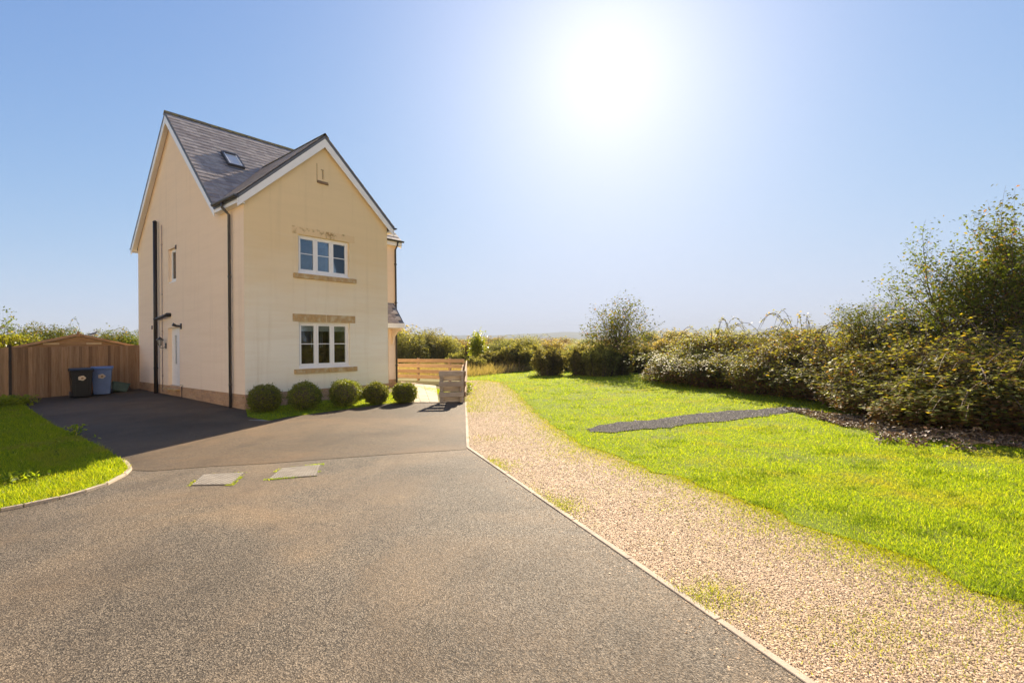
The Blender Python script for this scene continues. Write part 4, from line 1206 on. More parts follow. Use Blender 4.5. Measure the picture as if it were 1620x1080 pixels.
for qq, sd_ in ((q1_, 31), (q2_, 32)):
    c = np.mean(qq, 0); ring = [tuple(c + (np.array(p) - c) * 1.22) for p in qq]
    inner = [tuple(p) for p in qq]
    mossc = clusters(ring, 14, .04, .13, sd_)
    def dn(q, inner=inner):
        cl = (np.sin(q[:, 0] * 7 + 2) * np.sin(q[:, 1] * 9 + 1)) > -.1
        return np.where(inpoly(q, inner), .0, 1.0) * cl * np.clip(mossc(q), .02, 1)
    grass('moss', ring, 420, .006, .022, LGRASS, sd_, 'yellow-green moss round the metal drain cover %s' % ('nearer the lawn corner' if sd_ == 31 else 'further from the lawn corner'), dens=dn, cat='moss', minw=.008)

# ------------------------------------------------------------------ timber fence on the left
FA = np.array((-14.45, 19.15)); FBp = np.array((-16.0, 15.7)); fdv = (FBp - FA) / np.linalg.norm(FBp - FA); fn = np.array((-fdv[1], fdv[0]))
if fn @ (-FA) < 0: fn = -fn
def close_fence(name, a, b, label, first=False):
    a = np.array(a); b = np.array(b); L = np.linalg.norm(b - a); d = (b - a) / L
    rz = math.atan2(d[1], d[0])
    root = empty(name, (a[0], a[1], gz(a[1])), rz, label=label, cat='fence')
    dz = gz(b[1]) - gz(a[1])
    side = 1 if fn @ np.array((-d[1], d[0])) > 0 else -1
    x = 0.0; k = 0
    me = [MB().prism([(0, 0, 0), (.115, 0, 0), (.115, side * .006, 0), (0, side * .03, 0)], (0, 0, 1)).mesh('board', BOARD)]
    while x < L - .02:
        h = 1.72 + random.uniform(-.012, .012)
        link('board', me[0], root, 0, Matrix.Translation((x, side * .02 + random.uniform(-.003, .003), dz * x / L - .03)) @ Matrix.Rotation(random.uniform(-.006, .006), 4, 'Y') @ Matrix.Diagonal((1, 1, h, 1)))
        x += .097; k += 1
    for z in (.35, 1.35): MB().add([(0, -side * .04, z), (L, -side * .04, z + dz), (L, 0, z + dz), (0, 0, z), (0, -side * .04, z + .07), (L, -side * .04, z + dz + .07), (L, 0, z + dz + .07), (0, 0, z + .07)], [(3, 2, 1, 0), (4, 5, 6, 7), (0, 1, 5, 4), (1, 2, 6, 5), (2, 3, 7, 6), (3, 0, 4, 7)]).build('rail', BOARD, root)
    return root, side
fr, sd2 = close_fence('timber_fence', FA, FBp - fdv * -.0, 'long closeboard timber fence panel behind the wheelie bins')
MB().box(3.72, 3.79, sd2 * -.06 if sd2 > 0 else -.07, .07 if sd2 > 0 else .06, -.08, 1.72).build('post', plain('dark_post', (.06, .045, .035), .9), fr)
fr2, _ = close_fence('timber_fence', FBp + fdv * .02 + fn * .03, FBp + fdv * 5.5 + fn * .03, 'warmer toned closeboard fence at the left edge, beyond the dark post')

# shed behind the fence
sC = np.array((-16.35, 18.65)); sang = math.atan2(.66, .75)
shed = empty('garden_shed', (sC[0], sC[1], gz(sC[1])), sang, label='brown boarded shed with a shallow gable showing above the timber fence', cat='shed')
hw = 1.62; ze_, za_ = 1.62, 2.06
# local x along gable, +y away from the fence
side = 1
yv = 1 if (np.array((-math.sin(sang), math.cos(sang))) @ fn) < 9 else -1
zt_ = lambda x: za_ - (za_ - ze_) * abs(x) / hw
z = 0.0
nb = 0
while z < za_ - .02:
    z1_ = min(z + .118, za_)
    def xw(zz): return hw if zz <= ze_ else hw * (za_ - zz) / (za_ - ze_)
    xa, xb = xw(z), max(xw(z1_ - .003), .02)
    MB().prism([(-xa, 0, z), (xa, 0, z), (xb, .012 * yv, z1_ - .003), (-xb, .012 * yv, z1_ - .003)], (0, .018 * yv, 0)).build('board', SHEDW, shed)
    z += .118
MB().box(-hw, hw, .06 * yv if yv > 0 else -3.0, 3.0 if yv > 0 else -.06, 0, ze_ - .02).build('shed_body', SHEDW, shed)
for sg in (-1, 1):
    e = (sg * (hw + .18), ze_ - .02)
    MB().prism([(0, -.12 * yv, za_ + .10), (sg * (hw + .22), -.12 * yv, ze_ + .045), (sg * (hw + .22), -.12 * yv, ze_ + .015), (0, -.12 * yv, za_ + .07)], (0, 3.3 * yv, 0)).build('roof', plain('brown_roof_felt', (.13, .1, .08), .9), shed)
    MB().prism([(0, -.14 * yv, za_ + .105), (sg * (hw + .22), -.14 * yv, ze_ + .05), (sg * (hw + .22), -.14 * yv, ze_ - .035), (0, -.14 * yv, za_ + .015)], (0, .02 * yv, 0)).build('bargeboard', SHEDW, shed)
MB().box(-.04, .04, min(-.165 * yv, -.142 * yv), max(-.165 * yv, -.142 * yv), za_ - .02, za_ + .17).build('finial', SHEDW, shed)
MB().box(-hw - .1, hw + .1, min(-.05 * yv, -.02 * yv), max(-.05 * yv, -.02 * yv), ze_ + .02, ze_ + .075).build('trim_board', SHEDW, shed)
for sg in (-.75, .45):  # two pale strips painted as the lit patches on the gable
    MB().box(sg - .22, sg + .22, min(-.015 * yv, -.002 * yv), max(-.015 * yv, -.002 * yv), ze_ + .13, ze_ + .2).build('lit_patch_strip', plain('painted_lit_patch', (.5, .38, .22), .8), shed)
# bird on the shed roof
bp_ = at(147, 531, 19.6)
bird = empty('bird', bp_, 0.3, label='small grey and white bird perched on the shed roof right of its finial', cat='bird')
def blobmesh(pts, rads, name, mat, parent):
    me = bpy.data.meshes.new(name); o = bpy.data.objects.new(name, me)
    bm = bmesh.new(); vs = [bm.verts.new(p) for p in pts]
    for i in range(len(vs) - 1): bm.edges.new((vs[i], vs[i + 1]))
    bm.to_mesh(me); bm.free()
    COL.objects.link(o); o.parent = parent
    sk = o.modifiers.new('skin', 'SKIN')
    for i, r_ in enumerate(rads): me.skin_vertices[0].data[i].radius = (r_, r_)
    me.skin_vertices[0].data[0].use_root = True
    o.modifiers.new('sub', 'SUBSURF').levels = 2; o.modifiers['sub'].render_levels = 2
    me.materials.append(mat); return o
blobmesh([(-.2, 0, .05), (-.1, 0, .06), (0, 0, .075), (.08, 0, .1), (.11, 0, .15), (.135, 0, .165), (.17, 0, .16)], [.012, .03, .05, .048, .028, .028, .007], 'body', BIRDG, bird)
MB().tube([(0, .02, .04), (0, .02, -.01)], .006, 5).tube([(0, -.02, .04), (0, -.02, -.01)], .006, 5).build('legs', ORNG, bird)
blobmesh([(-.06, 0, .035), (.0, 0, .038), (.06, 0, .06)], [.02, .036, .03], 'belly', WHITE, bird)

# ------------------------------------------------------------------ wheelie bins
def bin_(loc, rz, mat, w, d, h, label):
    root = empty('wheelie_bin', loc, rz, label=label, cat='wheelie bin', group=None)
    t = .82
    m = MB()
    b = [(-w / 2 * t, -d / 2 * t, .04), (w / 2 * t, -d / 2 * t, .04), (w / 2 * t, d / 2 * t, .04), (-w / 2 * t, d / 2 * t, .04)]
    tp_ = [(-w / 2, -d / 2, h - .1), (w / 2, -d / 2, h - .1), (w / 2, d / 2, h - .1), (-w / 2, d / 2, h - .1)]
    m.add(b + tp_, [(3, 2, 1, 0), (4, 5, 6, 7), (0, 1, 5, 4), (1, 2, 6, 5), (2, 3, 7, 6), (3, 0, 4, 7)])
    m.build('body', mat, root, .02)
    rm = MB().box(-w / 2 - .02, w / 2 + .02, -d / 2 - .02, d / 2 + .02, h - .13, h - .095); rm.build('rim', mat, root, .008)
    # two faint ribs on the front
    lid = MB()
    z0 = h - .09
    prof = [(-d / 2 - .035, z0), (-d / 2 - .035, z0 + .03), (-d / 2 + .04, z0 + .06), (0, z0 + .085), (d / 2 - .02, z0 + .075), (d / 2 + .02, z0 + .03), (d / 2 + .02, z0)]
    lid.prism([(-w / 2 - .03, y, z) for y, z in prof], (w + .06, 0, 0)); lid.build('lid', mat, root, .01)
    hb = MB().tube([(-w / 2 + .05, d / 2, h - .1), (-w / 2 + .05, d / 2 + .09, h - .05), (w / 2 - .05, d / 2 + .09, h - .05), (w / 2 - .05, d / 2, h - .1)], .016, 6); hb.build('handle', mat, root)
    for sg in (-1, 1):
        MB().tube([(sg * (w / 2 * t + .0), d / 2 * t + .0, .1), (sg * (w / 2 * t + .05), d / 2 * t, .1)], .1, 14).build('wheel', BLACKP, root)
    for sx in (-.3, .3):
        f = MB().prism([(sx * w * t - .012, -d / 2 * t - .003 + .005, .1), (sx * w * t + .012, -d / 2 * t - .003 + .005, .1), (sx * w * 1.0 + .012, -d / 2 + .012, h - .2), (sx * w * 1.0 - .012, -d / 2 + .012, h - .2)], (0, -.018, 0)); f.build('rib', mat, root)
    # sticker: cream house-number plate with scalloped edge
    zc_ = h * .66; yf = -d / 2 * (t + (1 - t) * .62 / 1) - .005
    slope = (d / 2 * (1 - t)) / (h - .14)
    pts = []
    for i in range(20):
        a = 2 * math.pi * i / 20; rr = .085 * (1 + .1 * math.cos(5 * a))
        px_, pz_ = rr * 1.15 * math.cos(a), rr * .9 * math.sin(a)
        pts.append((px_, -d / 2 * t - slope * (zc_ + pz_ - .04) - .004, zc_ + pz_))
    st = MB().prism(pts, (0, -.003, 0)).build('sticker', CREAM, root)
    MB().prism([(x * .35 + .01, y - .004, zc_ + (z - zc_) * .42 - .005) for x, y, z in pts], (0, -.002, 0)).build('sticker_print', ORNG, st)
    return root
rzb = math.atan2(fn[1], fn[0]) + math.pi / 2
x, y = G(124, 629); bin_((x, y + .1, gz(y)), rzb - .35, BINB, .56, .66, .99, 'black wheelie bin with a cream sticker against the timber fence')
x, y = G(158, 625); bin_((x, y + .1, gz(y)), rzb - .5, BLUE, .54, .62, 1.0, 'blue wheelie bin with a cream sticker against the timber fence')
x, y = G(184, 621)
cad = empty('recycling_box', (x, y + .1, gz(y)), rzb - .3, label='faded green plastic box tipped on its side right of the blue bin', cat='box')
M = Matrix.Rotation(R(14), 4, 'Y') @ Matrix.Rotation(R(-20), 4, 'X')
MB().add([M @ Vector(p) for p in ((-.2, -.14, .02), (.2, -.14, .02), (.2, .14, .02), (-.2, .14, .02), (-.25, -.18, .32), (.25, -.18, .32), (.25, .18, .32), (-.25, .18, .32))], [(3, 2, 1, 0), (4, 5, 6, 7), (0, 1, 5, 4), (1, 2, 6, 5), (2, 3, 7, 6), (3, 0, 4, 7)]).build('box_body', GRNP, cad, .015)
MB().box(-.27, .27, -.2, .2, .3, .335, M).build('rim', GRNP, cad, .008)
MB().tube([M @ Vector((.25, -.1, .25)), M @ Vector((.31, -.06, .2)), M @ Vector((.31, .06, .2)), M @ Vector((.25, .1, .25))], .012, 6).build('handle', BLACKP, cad)

# ------------------------------------------------------------------ low rail fences by the front path
def rails(name, a, b, mat, label, zs, bh_, post_x, ph, side=1, th=.04, zs2=()):
    a = np.array(a); b = np.array(b); L = np.linalg.norm(b - a); d = (b - a) / L; rz = math.atan2(d[1], d[0])
    dz = gz(b[1]) - gz(a[1])
    root = empty(name, (a[0], a[1], gz(a[1])), rz, label=label, cat='fence')
    for z in zs:
        L2 = L
        MB().add([(0, 0, z), (L2, 0, z + dz), (L2, side * th, z + dz), (0, side * th, z), (0, 0, z + bh_), (L2, 0, z + dz + bh_), (L2, side * th, z + dz + bh_), (0, side * th, z + bh_)],
                 [(3, 2, 1, 0), (4, 5, 6, 7), (0, 1, 5, 4), (1, 2, 6, 5), (2, 3, 7, 6), (3, 0, 4, 7)]).build('rail', mat, root, .006)
    for z in zs2:
        y2 = -.135 if side > 0 else .095
        MB().add([(0, y2, z), (L, y2, z + dz), (L, y2 + th, z + dz), (0, y2 + th, z), (0, y2, z + bh_), (L, y2, z + dz + bh_), (L, y2 + th, z + dz + bh_), (0, y2 + th, z + bh_)],
                 [(3, 2, 1, 0), (4, 5, 6, 7), (0, 1, 5, 4), (1, 2, 6, 5), (2, 3, 7, 6), (3, 0, 4, 7)]).build('rail', mat, root, .006)
    for px_ in post_x:
        zz = dz * px_ / L
        y0_, y1_ = (-.092, -.002) if side > 0 else (.002, .092)
        MB().box(px_ - .045, px_ + .045, y0_, y1_, zz - .15, zz + ph).build('post', mat, root, .005)
    return root
gA = G(695, 637.5); gB = G(735, 636)
gY = gA[1]
rails('low_fence', (gA[0], gY), (gB[0], gY), GREYW, 'short silvered three rail fence end facing the driveway', (.17, .46, .75), .14, (.06, (gB[0] - gA[0]) - .06), .86, side=-1, zs2=(.02, .31, .61))
sA = (gB[0] + .02, gY + .0); sB = (PX(737, 20.0), 20.0)
rails('low_fence', sA, sB, SLEEPER, 'low rail fence running back along the edge of the gravel path', (.17, .46, .75), .14, (.12, 2.6, 5.2), .86, side=-1, zs2=(.02, .31, .61))
bA = (PX(735, 20.1), 20.1); bB = (PX(612, 22.6), 22.6)
rails('low_fence', bB, bA, SLEEPER, 'tan low rail fence crossing behind the front path', (.10, .34, .58, .80), .15, (1.9, 3.7, .2), .98, side=-1)

# paved front path in slabs
pav = empty('front_path', (-3.2, 15.5, gz(15.5)), 0, kind='structure')
cor = [np.array(G(*p)) for p in ((652, 637.5), (694, 637.5), (690, 611), (634, 604))]
n1_, n2_ = 3, 7
for i in range(n1_):
    for j in range(n2_):
        def q(s, t): return (cor[0] * (1 - s) + cor[1] * s) * (1 - t) + (cor[3] * (1 - s) + cor[2] * s) * t
        e = .012
        P4 = [q((i + e) / n1_, (j + e) / n2_), q((i + 1 - e) / n1_, (j + e) / n2_), q((i + 1 - e) / n1_, (j + 1 - e) / n2_), q((i + e) / n1_, (j + 1 - e) / n2_)]
        dz = random.uniform(0, .004)
        v = [(p[0] + 3.2, p[1] - 15.5, gz(p[1]) - gz(15.5) + .005) for p in P4]
        m = MB().add(v + [(a, b, c + .022 + dz) for a, b, c in v], [(3, 2, 1, 0), (4, 5, 6, 7), (0, 1, 5, 4), (1, 2, 6, 5), (2, 3, 7, 6), (3, 0, 4, 7)])
        m.build('slab', SLAB, pav)
gl = [G(655, 610.5), G(700, 617), G(735, 617), G(735, 634), G(697, 634), G(694, 624)]
grass('grass', [tuple(p) for p in gl], 6000, .02, .05, LGRASS, 8, 'sliver of grass between the front path and the low fence', dpow=0)

# ------------------------------------------------------------------ bramble thicket
bram = [make_shrub('b', 1.5, 1.3, 1.9, 15000, .085, BRAM, 100 + i, lumps=12, aspect=.7, depth=.16, dead=.6, up=.9, stem_n=14, canes=34) for i in range(4)]
edge = [(985, 603), (1050, 610), (1120, 622), (1240, 643), (1320, 660), (1430, 682), (1540, 692), (1640, 706), (1800, 730)]
E2 = [np.array(G(*e)) for e in edge]
labs = ['brown leaved', 'glossy green', 'dense dark', 'straggling', 'yellowing', 'tall arching', 'low spreading', 'tangled']
spots = []
tot = [0]
for i in range(len(E2) - 1):
    ln = np.linalg.norm(E2[i + 1] - E2[i]); k = max(1, int(round(ln / 1.7)))
    for j in range(k): spots.append(E2[i] + (E2[i + 1] - E2[i]) * (j + .5) / k)
perp = None
cnt = 0
for row, (off, hs) in enumerate(((1.35, .55), (2.2, .82), (3.4, .98), (5.0, 1.08))):
    for i, s_ in enumerate(spots):
        nxt = spots[min(i + 1, len(spots) - 1)] - spots[max(i - 1, 0)]; nv = np.array([-nxt[1], nxt[0]]); nv /= np.linalg.norm(nv)
        if nv[1] < 0: nv = -nv
        p = s_ + nv * (off + random.uniform(-.25, .3))
        if p[0] > p[1] * 1.12 + 2.5: continue
        sc = random.uniform(.85, 1.1)
        u_px = 810 + FPX * p[0] / p[1]
        rowt = ('front', 'second', 'third', 'back')[row]
        where = 'at the right edge of the picture' if u_px > 1500 else ('behind the cut branches' if u_px > 1300 else ('where the grey gravel strip ends' if u_px > 1180 else ('along the far lawn edge' if u_px > 1060 else 'next to the gorse')))
        place_shrub('bramble_bush', bram[(i * 3 + row) % 4], (p[0], p[1], gz(p[1]) - .05), random.uniform(0, 6.28), (sc * random.uniform(.9, 1.35), sc, hs * random.uniform(.78, 1.2)),
                    label='%s bramble, thicket %s row, %s' % (labs[(i * 5 + row * 3) % 8], rowt, where), cat='bramble bush', group='brambles of the thicket beside the lawn')
        cnt += 1

# trees over the thicket
t1 = make_tree_mesh(4.6, 1.9, 7, 15000, .075, TREEL, trunks=3, tr=.07, cluster=.11, levels=4, up=.6)
t2 = make_tree_mesh(5.2, 2.0, 9, 9000, .08, TREEL, trunks=2, tr=.08, cluster=.11, levels=4, up=.6)
p = (PX(1545, 12.2), 12.2)
place_tree('tree', t1, (p[0], p[1], .05), .6, (1, 1, 1.0), label='leafy tree with a dark forked trunk rising over the brambles at the right', cat='tree')
p = (PX(1672, 11.3), 11.3)
place_tree('tree', t2, (p[0], p[1], .05), 2.2, (1, 1, 1.02), label='taller tree cut off by the right edge of the picture', cat='tree')
p = (PX(1430, 13.4), 13.4)
place_tree('tree', t1, (p[0], p[1], .05), 3.9, (.95, .95, .66), label='lower young tree at the left end of the tree group over the brambles', cat='tree')
# slim tree in the centre
t3 = make_tree_mesh(4.2, 3.0, 15, 4300, .11, TREEL, trunks=3, tr=.06, cluster=.13, levels=4, up=.4)
p = (PX(950, 25.5), 25.5)
place_tree('tree', t3, (p[0], p[1], .12), .3, (1, 1, .95), label='airy small tree standing alone above the gorse in the middle distance', cat='tree')

# gorse
def make_gorse(seed, r_, h, n=9000):
    rng = np.random.default_rng(seed); nb = 90
    a = rng.uniform(0, 6.28, nb); q = np.sqrt(rng.uniform(0, 1, nb)); base = np.stack([np.cos(a) * q * r_ * .6, np.sin(a) * q * r_ * .6, np.zeros(nb)], 1)
    tip = np.stack([np.cos(a) * q * r_, np.sin(a) * q * r_, h * (1 - .35 * q ** 2) * rng.uniform(.75, 1.08, nb)], 1)
    k = rng.integers(0, nb, n); t = rng.uniform(0.0, 1, n) ** .75
    P = base[k] * (1 - t[:, None]) + tip[k] * t[:, None]; P[:, 2] += np.sin(t * 3.14) * .1 * h
    P += rng.normal(size=(n, 3)) * (.11 * (1.15 - t * .7))[:, None] * np.array([1, 1, .8]); P[:, 2] = np.abs(P[:, 2])
    V, F, rr = leaves(P, .15, .28, .1, rng, np.clip(rng.uniform(0, .7, n) + .3 * (t > .8), 0, 1))
    m = MB()
    for i in range(nb // 3): m.tube([base[i], (base[i] + tip[i]) / 2 + np.array([0, 0, .08]), tip[i] * .95], [.03, .02, .008], 4)
    return np_mesh('foliage', V, F, GORS, rr), m.mesh('stem', BARK)
gor = [make_gorse(200 + i, .9, 1.5) for i in range(3)]
for i, (u, Y, w_, h_, lab) in enumerate([(752, 28, .75, .6, 'little dark gorse bush just past the end of the side fence'), (722, 31, .8, .75, 'small dark gorse bush right of the low fence end'), (778, 30, 1.1, .8, 'low dark gorse bush at the far end of the gravel path'), (815, 29, 1.2, 1.1, 'bushy gorse left of the darkest gorse bush'),
     (868, 24, 1.0, .93, 'darkest rounded gorse bush on the lawn edge'), (922, 24, .9, .95, 'left stem clump of the big gorse under the lone tree'), (950, 23, .95, 1.05, 'upright tufted gorse below the lone tree'), (978, 23.5, .8, .85, 'right hand gorse below the lone tree, against the brambles'),
     (840, 31, 1.2, 1.0, 'greyer gorse further back behind the dark ones'), (1010, 26, 1.1, 1.0, 'gorse behind the first brambles right of the lone tree'), (895, 28, 1.0, .8, 'gorse set back between the two dark clumps')]):
    place_shrub('gorse_bush', gor[i % 3], (PX(u, Y), Y, gz(Y) - .03), i * 1.3, (w_, w_, h_), label=lab, cat='gorse bush', group='gorse bushes along the lawn edge')

# scrub behind
scr = [make_shrub('s', 2.0, 1.8, 3.0, 12000, .13, WILL, 300 + i, lumps=11, aspect=.4, depth=.2, up=.3) for i in range(3)]
scb = [make_shrub('s', 2.0, 1.8, 2.6, 9000, .15, HAWT, 320 + i, lumps=9, aspect=.6, depth=.2, up=.3) for i in range(2)]
yel = make_tree_mesh(2.4, .8, 77, 3500, .13, YELL, trunks=2, tr=.03, cluster=.14, levels=3)
p = (PX(757, 31.5), 31.5)
place_tree('sapling', yel, (p[0], p[1], .16), 0, (1, 1, 1), label='yellow-green sapling in front of the scrub beyond the low fence', cat='sapling')
rows_ = [(595, 35, 522, 0, 1.1), (640, 34, 522, 0, 1.15), (672, 36, 524, 1, 1.0), (705, 37, 531, 0, 1.0), (735, 40, 537, 'b', 1.0), (768, 38, 545, 2, .9), (800, 38, 536, 0, .95), (835, 36, 533, 1, 1.0), (868, 38, 540, 'b', .8), (905, 40, 545, 2, .8),
         (1095, 24, 530, 0, .7), (1130, 22, 522, 1, .7), (1180, 20, 527, 2, .6), (1240, 19, 529, 0, .5), (1010, 30, 548, 'b', .6), (1300, 17, 530, 1, .5), (1060, 30, 535, 'b', .7), (620, 40, 520, 'b', 1.1), (1350, 16, 526, 2, .5)]
wl_ = {0: 'grey-green willow scrub', 1: 'bushy green willow', 2: 'loose pale willow', 'b': 'russet hawthorn scrub'}
def where_of(u):
    if u < 660: return 'right beside the house wall'
    if u < 720: return 'behind the tan low fence'
    if u < 790: return 'near the yellow-green sapling'
    if u < 880: return 'behind the gorse left of the lone tree'
    if u < 1020: return 'behind the lone tree'
    if u < 1150: return 'behind the brambles near the lone tree'
    if u < 1270: return 'behind the middle of the bramble thicket'
    return 'behind the brambles left of the tall trees'
for i, (u, Y, vt, kd_, w_) in enumerate(rows_):
    htop = at(u, vt, Y).z - gz(Y); pr_ = scb[i % 2] if kd_ == 'b' else scr[kd_]; h0 = 2.6 if kd_ == 'b' else 3.0
    place_shrub('scrub_bush', pr_, (PX(u, Y), Y, gz(Y) - .05), i * 2.1, (w_, w_, htop / h0 * 1.12), label='%s %s, %s' % (wl_[kd_], where_of(u), ['taller one', 'rounded one', 'ragged one'][i % 3]), cat='shrub', group='scrub bushes beyond the fence and thicket')
# distant scrub line
seen_ = {}
def dlab(Y, u, kb):
    rowt = {52: 'nearest', 62: 'second', 95: 'third', 150: 'farthest'}[Y]
    for lim, t in ((680, 'close to the house wall'), (750, 'above the tan low fence'), (830, 'above the end of the gravel path'), (900, 'left of the lone tree'), (1010, 'behind the lone tree'), (1080, 'just right of the lone tree'), (1180, 'above the thicket\'s left part'), (1290, 'above the thicket\'s middle'), (3000, 'by the tall trees')):
        if u < lim: break
    k = ('russet' if kb else 'green', rowt, t); seen_[k] = seen_.get(k, 0) + 1
    o = ('leftmost', 'second from left', 'third from left', 'fourth from left', 'fifth from left', 'sixth from left', 'seventh from left', 'eighth from left', 'ninth from left', 'tenth from left')[seen_[k] - 1]
    return '%s bush, %s scrub line, %s, %s' % (k[0], rowt, t, o)
i = 0
for (Y, u0, u1, st, vlo, vhi) in ((52, 700, 1000, 30, 539, 548), (62, 640, 1420, 42, 537, 546), (95, 620, 1450, 30, 533, 541), (150, 600, 1480, 21, 530, 537)):
    u = u0
    while u < u1:
        uu = u + random.uniform(-8, 8); vt = random.uniform(vlo, vhi)
        if 1025 < uu < 1080 and Y == 95: vt = 520
        htop = at(uu, vt, Y).z - gz(Y); kb = random.random() < .45
        pr_ = scb[i % 2] if kb else scr[i % 3]
        s_ = max(.8, Y / 62) * random.uniform(.9, 1.25)
        place_shrub('distant_bush', pr_, (PX(uu, Y), Y + random.uniform(-4, 4), gz(Y) - .1), i * 1.7, (s_, s_, max(.4, htop / (2.6 if kb else 3.0))), label=dlab(Y, uu, kb), cat='bush', group='distant %s bushes beyond the pasture' % ('russet' if kb else 'green'))
        i += 1; u += st
# hedge trees behind the fence on the left
hdg = [make_shrub('s', 2.0, 1.8, 3.0, 12000, .11, TREEL, 340 + i, lumps=11, aspect=.55, depth=.2, up=.3, canes=5) for i in range(2)]
lt = [(-60, 26, 524, 0, 1.0), (-160, 27, 522, 1, 1.1), (25, 27, 524, 1, .85), (62, 29, 518, 0, .95), (95, 30, 521, 1, .8), (215, 30, 531, 0, .8), (190, 32, 527, 2, .7), (155, 34, 527, 2, .7)]
for i, (u, Y, vt, k, w_) in enumerate(lt):
    htop = at(u, vt, Y).z
    place_shrub('hedge_tree', hdg[k % 2], (PX(u, Y), Y, .1), i * 1.1, (w_, w_, htop / 3.0 * 1.08), label=['leafy bush just outside the left edge, behind the fence', 'wide bush furthest left behind the fence', 'broad green bush above the left end of the fence', 'tallest dark bush above the shed roof', 'round bush just left of the shed finial', 'bush between the shed and the house wall', 'grey-green bush right of the bird', 'low bush behind the bird on the shed'][i], cat='bush', group='bushes behind the timber fence')
t4 = make_tree_mesh(3.4, .9, 33, 1500, .12, TREEL, trunks=2, tr=.04, cluster=.13, levels=3)
p = (PX(178, 29), 29); place_tree('tree', t4, (p[0], p[1], .1), 0, (1, 1, (at(178, 520, 29).z) / 3.4), label='thin sparse tree above the fence between shed and house', cat='tree')
p = (PX(-12, 21), 21); place_tree('tree', t4, (p[0], p[1], .1), 1, (.9, .9, 1.0), label='wispy tree at the far left edge above the fence', cat='tree')
# arching plant over the fence
rng = np.random.default_rng(90)
arch = empty('arching_shrub', (PX(8, 19), 19, 0.1), 0, label='arching bright leaved shrub topping the fence at the far left', cat='shrub')
Vs = []; Fs = []; Rs = []; mm = MB(); o_ = 0; allP = []
for i in range(30):
    a = rng.uniform(0, 6.28); L = rng.uniform(.7, 1.3); pts = []
    for k in range(9):
        t = k / 8; pts.append((math.cos(a) * L * t, math.sin(a) * L * t, 1.4 + .95 * math.sin(t * 2.2) * rng.uniform(.95, 1.05) - .35 * t))
    mm.tube([(0, 0, 0), (0, 0, 1.2)] + pts[1:], .012, 3)
    P = np.array(pts); kk = rng.integers(2, 9, 55); allP.append(P[kk] + rng.normal(size=(55, 3)) * .05)
V, F, rr = leaves(np.concatenate(allP), .13, .25, .2, rng)
link('foliage', np_mesh('foliage', V, F, YELL, rr), arch); mm.build('stem', BARK, arch)

# ------------------------------------------------------------------ cut branches and litter at the thicket foot
def branch(loc, rz, L, label, seed):
    rng = np.random.default_rng(seed); root = empty('cut_branch', loc, rz, label=label, cat='branch', group='cut branches lying on the lawn'); m = MB()
    pts = [(x * L / 5, rng.normal() * .04, .03 + abs(rng.normal()) * .03) for x in range(6)]
    m.tube(pts, [.018, .016, .014, .011, .008, .004], 5)
    tips = []
    for k in range(7):
        i = rng.integers(1, 6); a = rng.uniform(-1, 1); l = rng.uniform(.15, .4)
        e = (pts[i][0] + l * math.cos(a), pts[i][1] + l * math.sin(a), rng.uniform(.02, .12)); m.tube([pts[i], e], [.007, .003], 4); tips.append(e)
    m.build('limb', TWIG, root)
    T = np.array(tips); P = T[rng.integers(0, len(T), 120)] + rng.normal(size=(120, 3)) * .07; P[:, 2] = np.abs(P[:, 2]) * .7 + .01
    V, F, rr = leaves(P, .06, .6, .5, rng); link('withered_leaves', np_mesh('withered_leaves', V, F, DEAD, rr), root)
bl_ = [(1340, 668, .9, 'longest'), (1385, 676, .7, 'straight'), (1432, 690, .8, 'pale'), (1470, 684, .6, 'forked'), (1512, 694, .9, 'bent'), (1300, 658, .6, 'short'), (1405, 694, .35, 'stubby'), (1570, 702, .8, 'dark')]
for i, (u, v, L, ad_) in enumerate(bl_):
    x, y = G(u, v)
    branch((x, y, gz(y) + .02), random.uniform(-2.8, -.3), L, '%s withered cut branch on the lawn %s' % (ad_, 'in front of the tall trees' if u > 1440 else 'at the foot of the brambles'), 400 + i)
lit = [G(1240, 648), G(1330, 676), G(1420, 692), G(1500, 697), G(1620, 712), G(1700, 715), G(1620, 690), G(1430, 672), G(1300, 655)]
rng = np.random.default_rng(91); pa = np.array(lit)
q = rng.uniform(pa.min(0), pa.max(0), (60000, 2)); q = q[inpoly(q, lit)]; q = q[rng.uniform(0, 1, len(q)) < .25 + .75 * (np.sin(q[:, 0] * 5) * np.sin(q[:, 1] * 4) > 0)][:9000]
P = np.stack([q[:, 0], q[:, 1], gza(q[:, 1]) + rng.uniform(.02, .07, len(q))], 1)
V, F, rr = leaves(P, .06, .5, .5, rng)
tag(link('leaf_litter', np_mesh('leaf_litter', V, F, DEAD, rr)), 'withered leaves and clippings strewn along the foot of the thicket', 'leaf litter', kind='stuff')
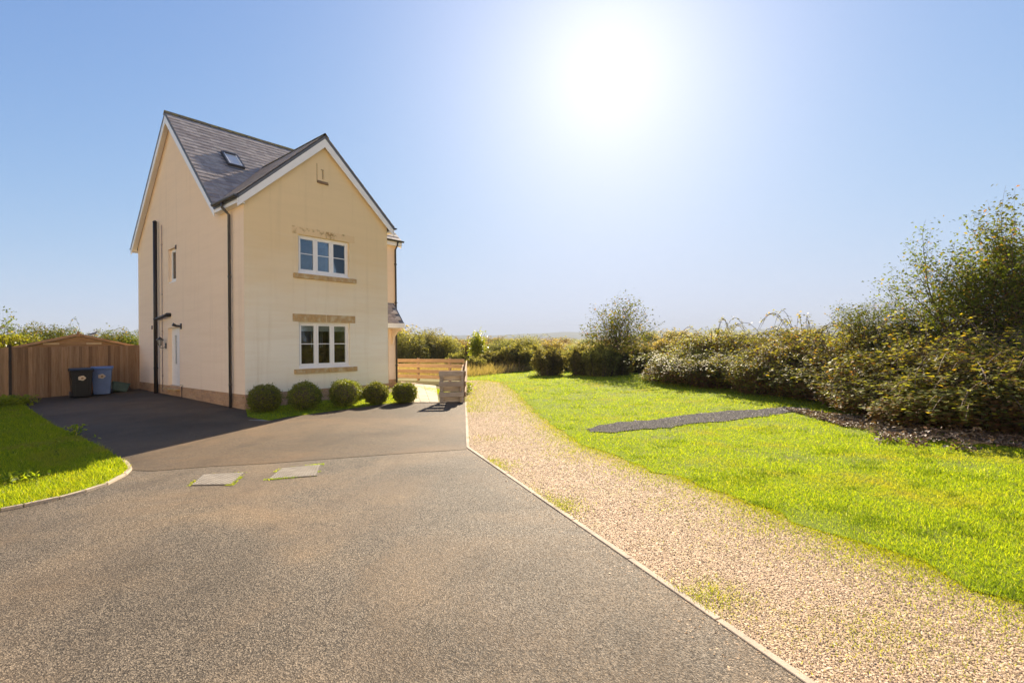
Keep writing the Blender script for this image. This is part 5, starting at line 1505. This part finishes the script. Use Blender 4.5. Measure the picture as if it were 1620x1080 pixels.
# leafy weeds
def weed(u, v, n, size, spread, mat, label, seed, hh=.12):
    rng = np.random.default_rng(seed); x, y = G(u, v); root = empty('weed', (x, y, gz(y) + .012), 0, label=label, cat='weed')
    P = rng.normal(size=(n, 3)) * spread; P[:, 2] = rng.uniform(.02, hh, n)
    V, F, rr = leaves(P, size, .4, .3, rng); link('foliage', np_mesh('foliage', V, F, mat, rr), root)
    m = MB()
    for k in range(8): m.tube([(0, 0, 0), tuple(P[k])], .004, 3)
    m.build('stem', LGRASS, root)
weed(12, 643, 500, .12, .28, YELL, 'bright leafy weeds at the fence foot by the dark post', 501, .3)
weed(30, 640, 250, .1, .2, YELL, 'low weeds between the dark post and the driveway', 502, .2)
weed(118, 690, 90, .07, .07, LGRASS, 'spindly weed on the shaded edge of the lawn corner', 503, .2)
weed(740, 622, 250, .08, .1, YELL, 'weeds growing at the foot of the low fence beside the gravel path', 504, .35)
weed(80, 708, 140, .06, .2, LGRASS, 'pale clump of weeds in the shaded part of the lawn corner', 505, .08)
weed(20, 765, 160, .07, .15, LGRASS, 'broad leaved weeds in the sunny part of the lawn corner', 506, .12)

# ------------------------------------------------------------------ hills and haze
rng = np.random.default_rng(5)
hv = []; hf = []; N = 140
prof = np.interp(np.linspace(-1.6, 1.6, N), [-1.6, -1.1, -.2, -.12, 0, .12, .2, .35, .5, .62, .72, 1.1, 1.6], [.02, .022, .023, .0235, .0228, .0262, .0245, .0262, .0278, .0325, .033, .032, .03])
tt = np.linspace(-1.6, 1.6, N)
prof = prof + .0009 * np.sin(tt * 21) + .0005 * np.sin(tt * 63 + 1) + rng.normal(size=N) * .00012
YD = 2600.0
for i, t in enumerate(tt):
    s_ = math.sqrt(1 + t * t); yy = YD; x = t * YD
    hv += [(x * .8, yy * .8, -2), (x * .92, yy * .92, prof[i] * YD * .55), (x, yy, prof[i] * YD), (x * 1.1, yy * 1.1, -2)]
for i in range(N - 1):
    for k in range(3): hf.append((i * 4 + k, (i + 1) * 4 + k, (i + 1) * 4 + k + 1, i * 4 + k + 1))
hm = MB(); hm.add(hv, hf); ho = hm.build('hills', HILLM, smooth=True); tag(ho, kind='structure')
HZ = NT('pale_haze'); HZ.t.nodes.remove(HZ.b)
pv = HZ.t.nodes.new('ShaderNodeVolumePrincipled'); pv.inputs['Color'].default_value = (.52, .57, .65, 1); pv.inputs['Density'].default_value = .00034; pv.inputs['Anisotropy'].default_value = 0.0
HZ.t.links.new(pv.outputs[0], HZ.out.inputs['Volume'])
hz = MB().box(-4800, 4800, -70, 3050, -4, 115).build('haze', HZ.m)
tag(hz, 'thin pale haze lying over the far hills', 'haze', kind='stuff')
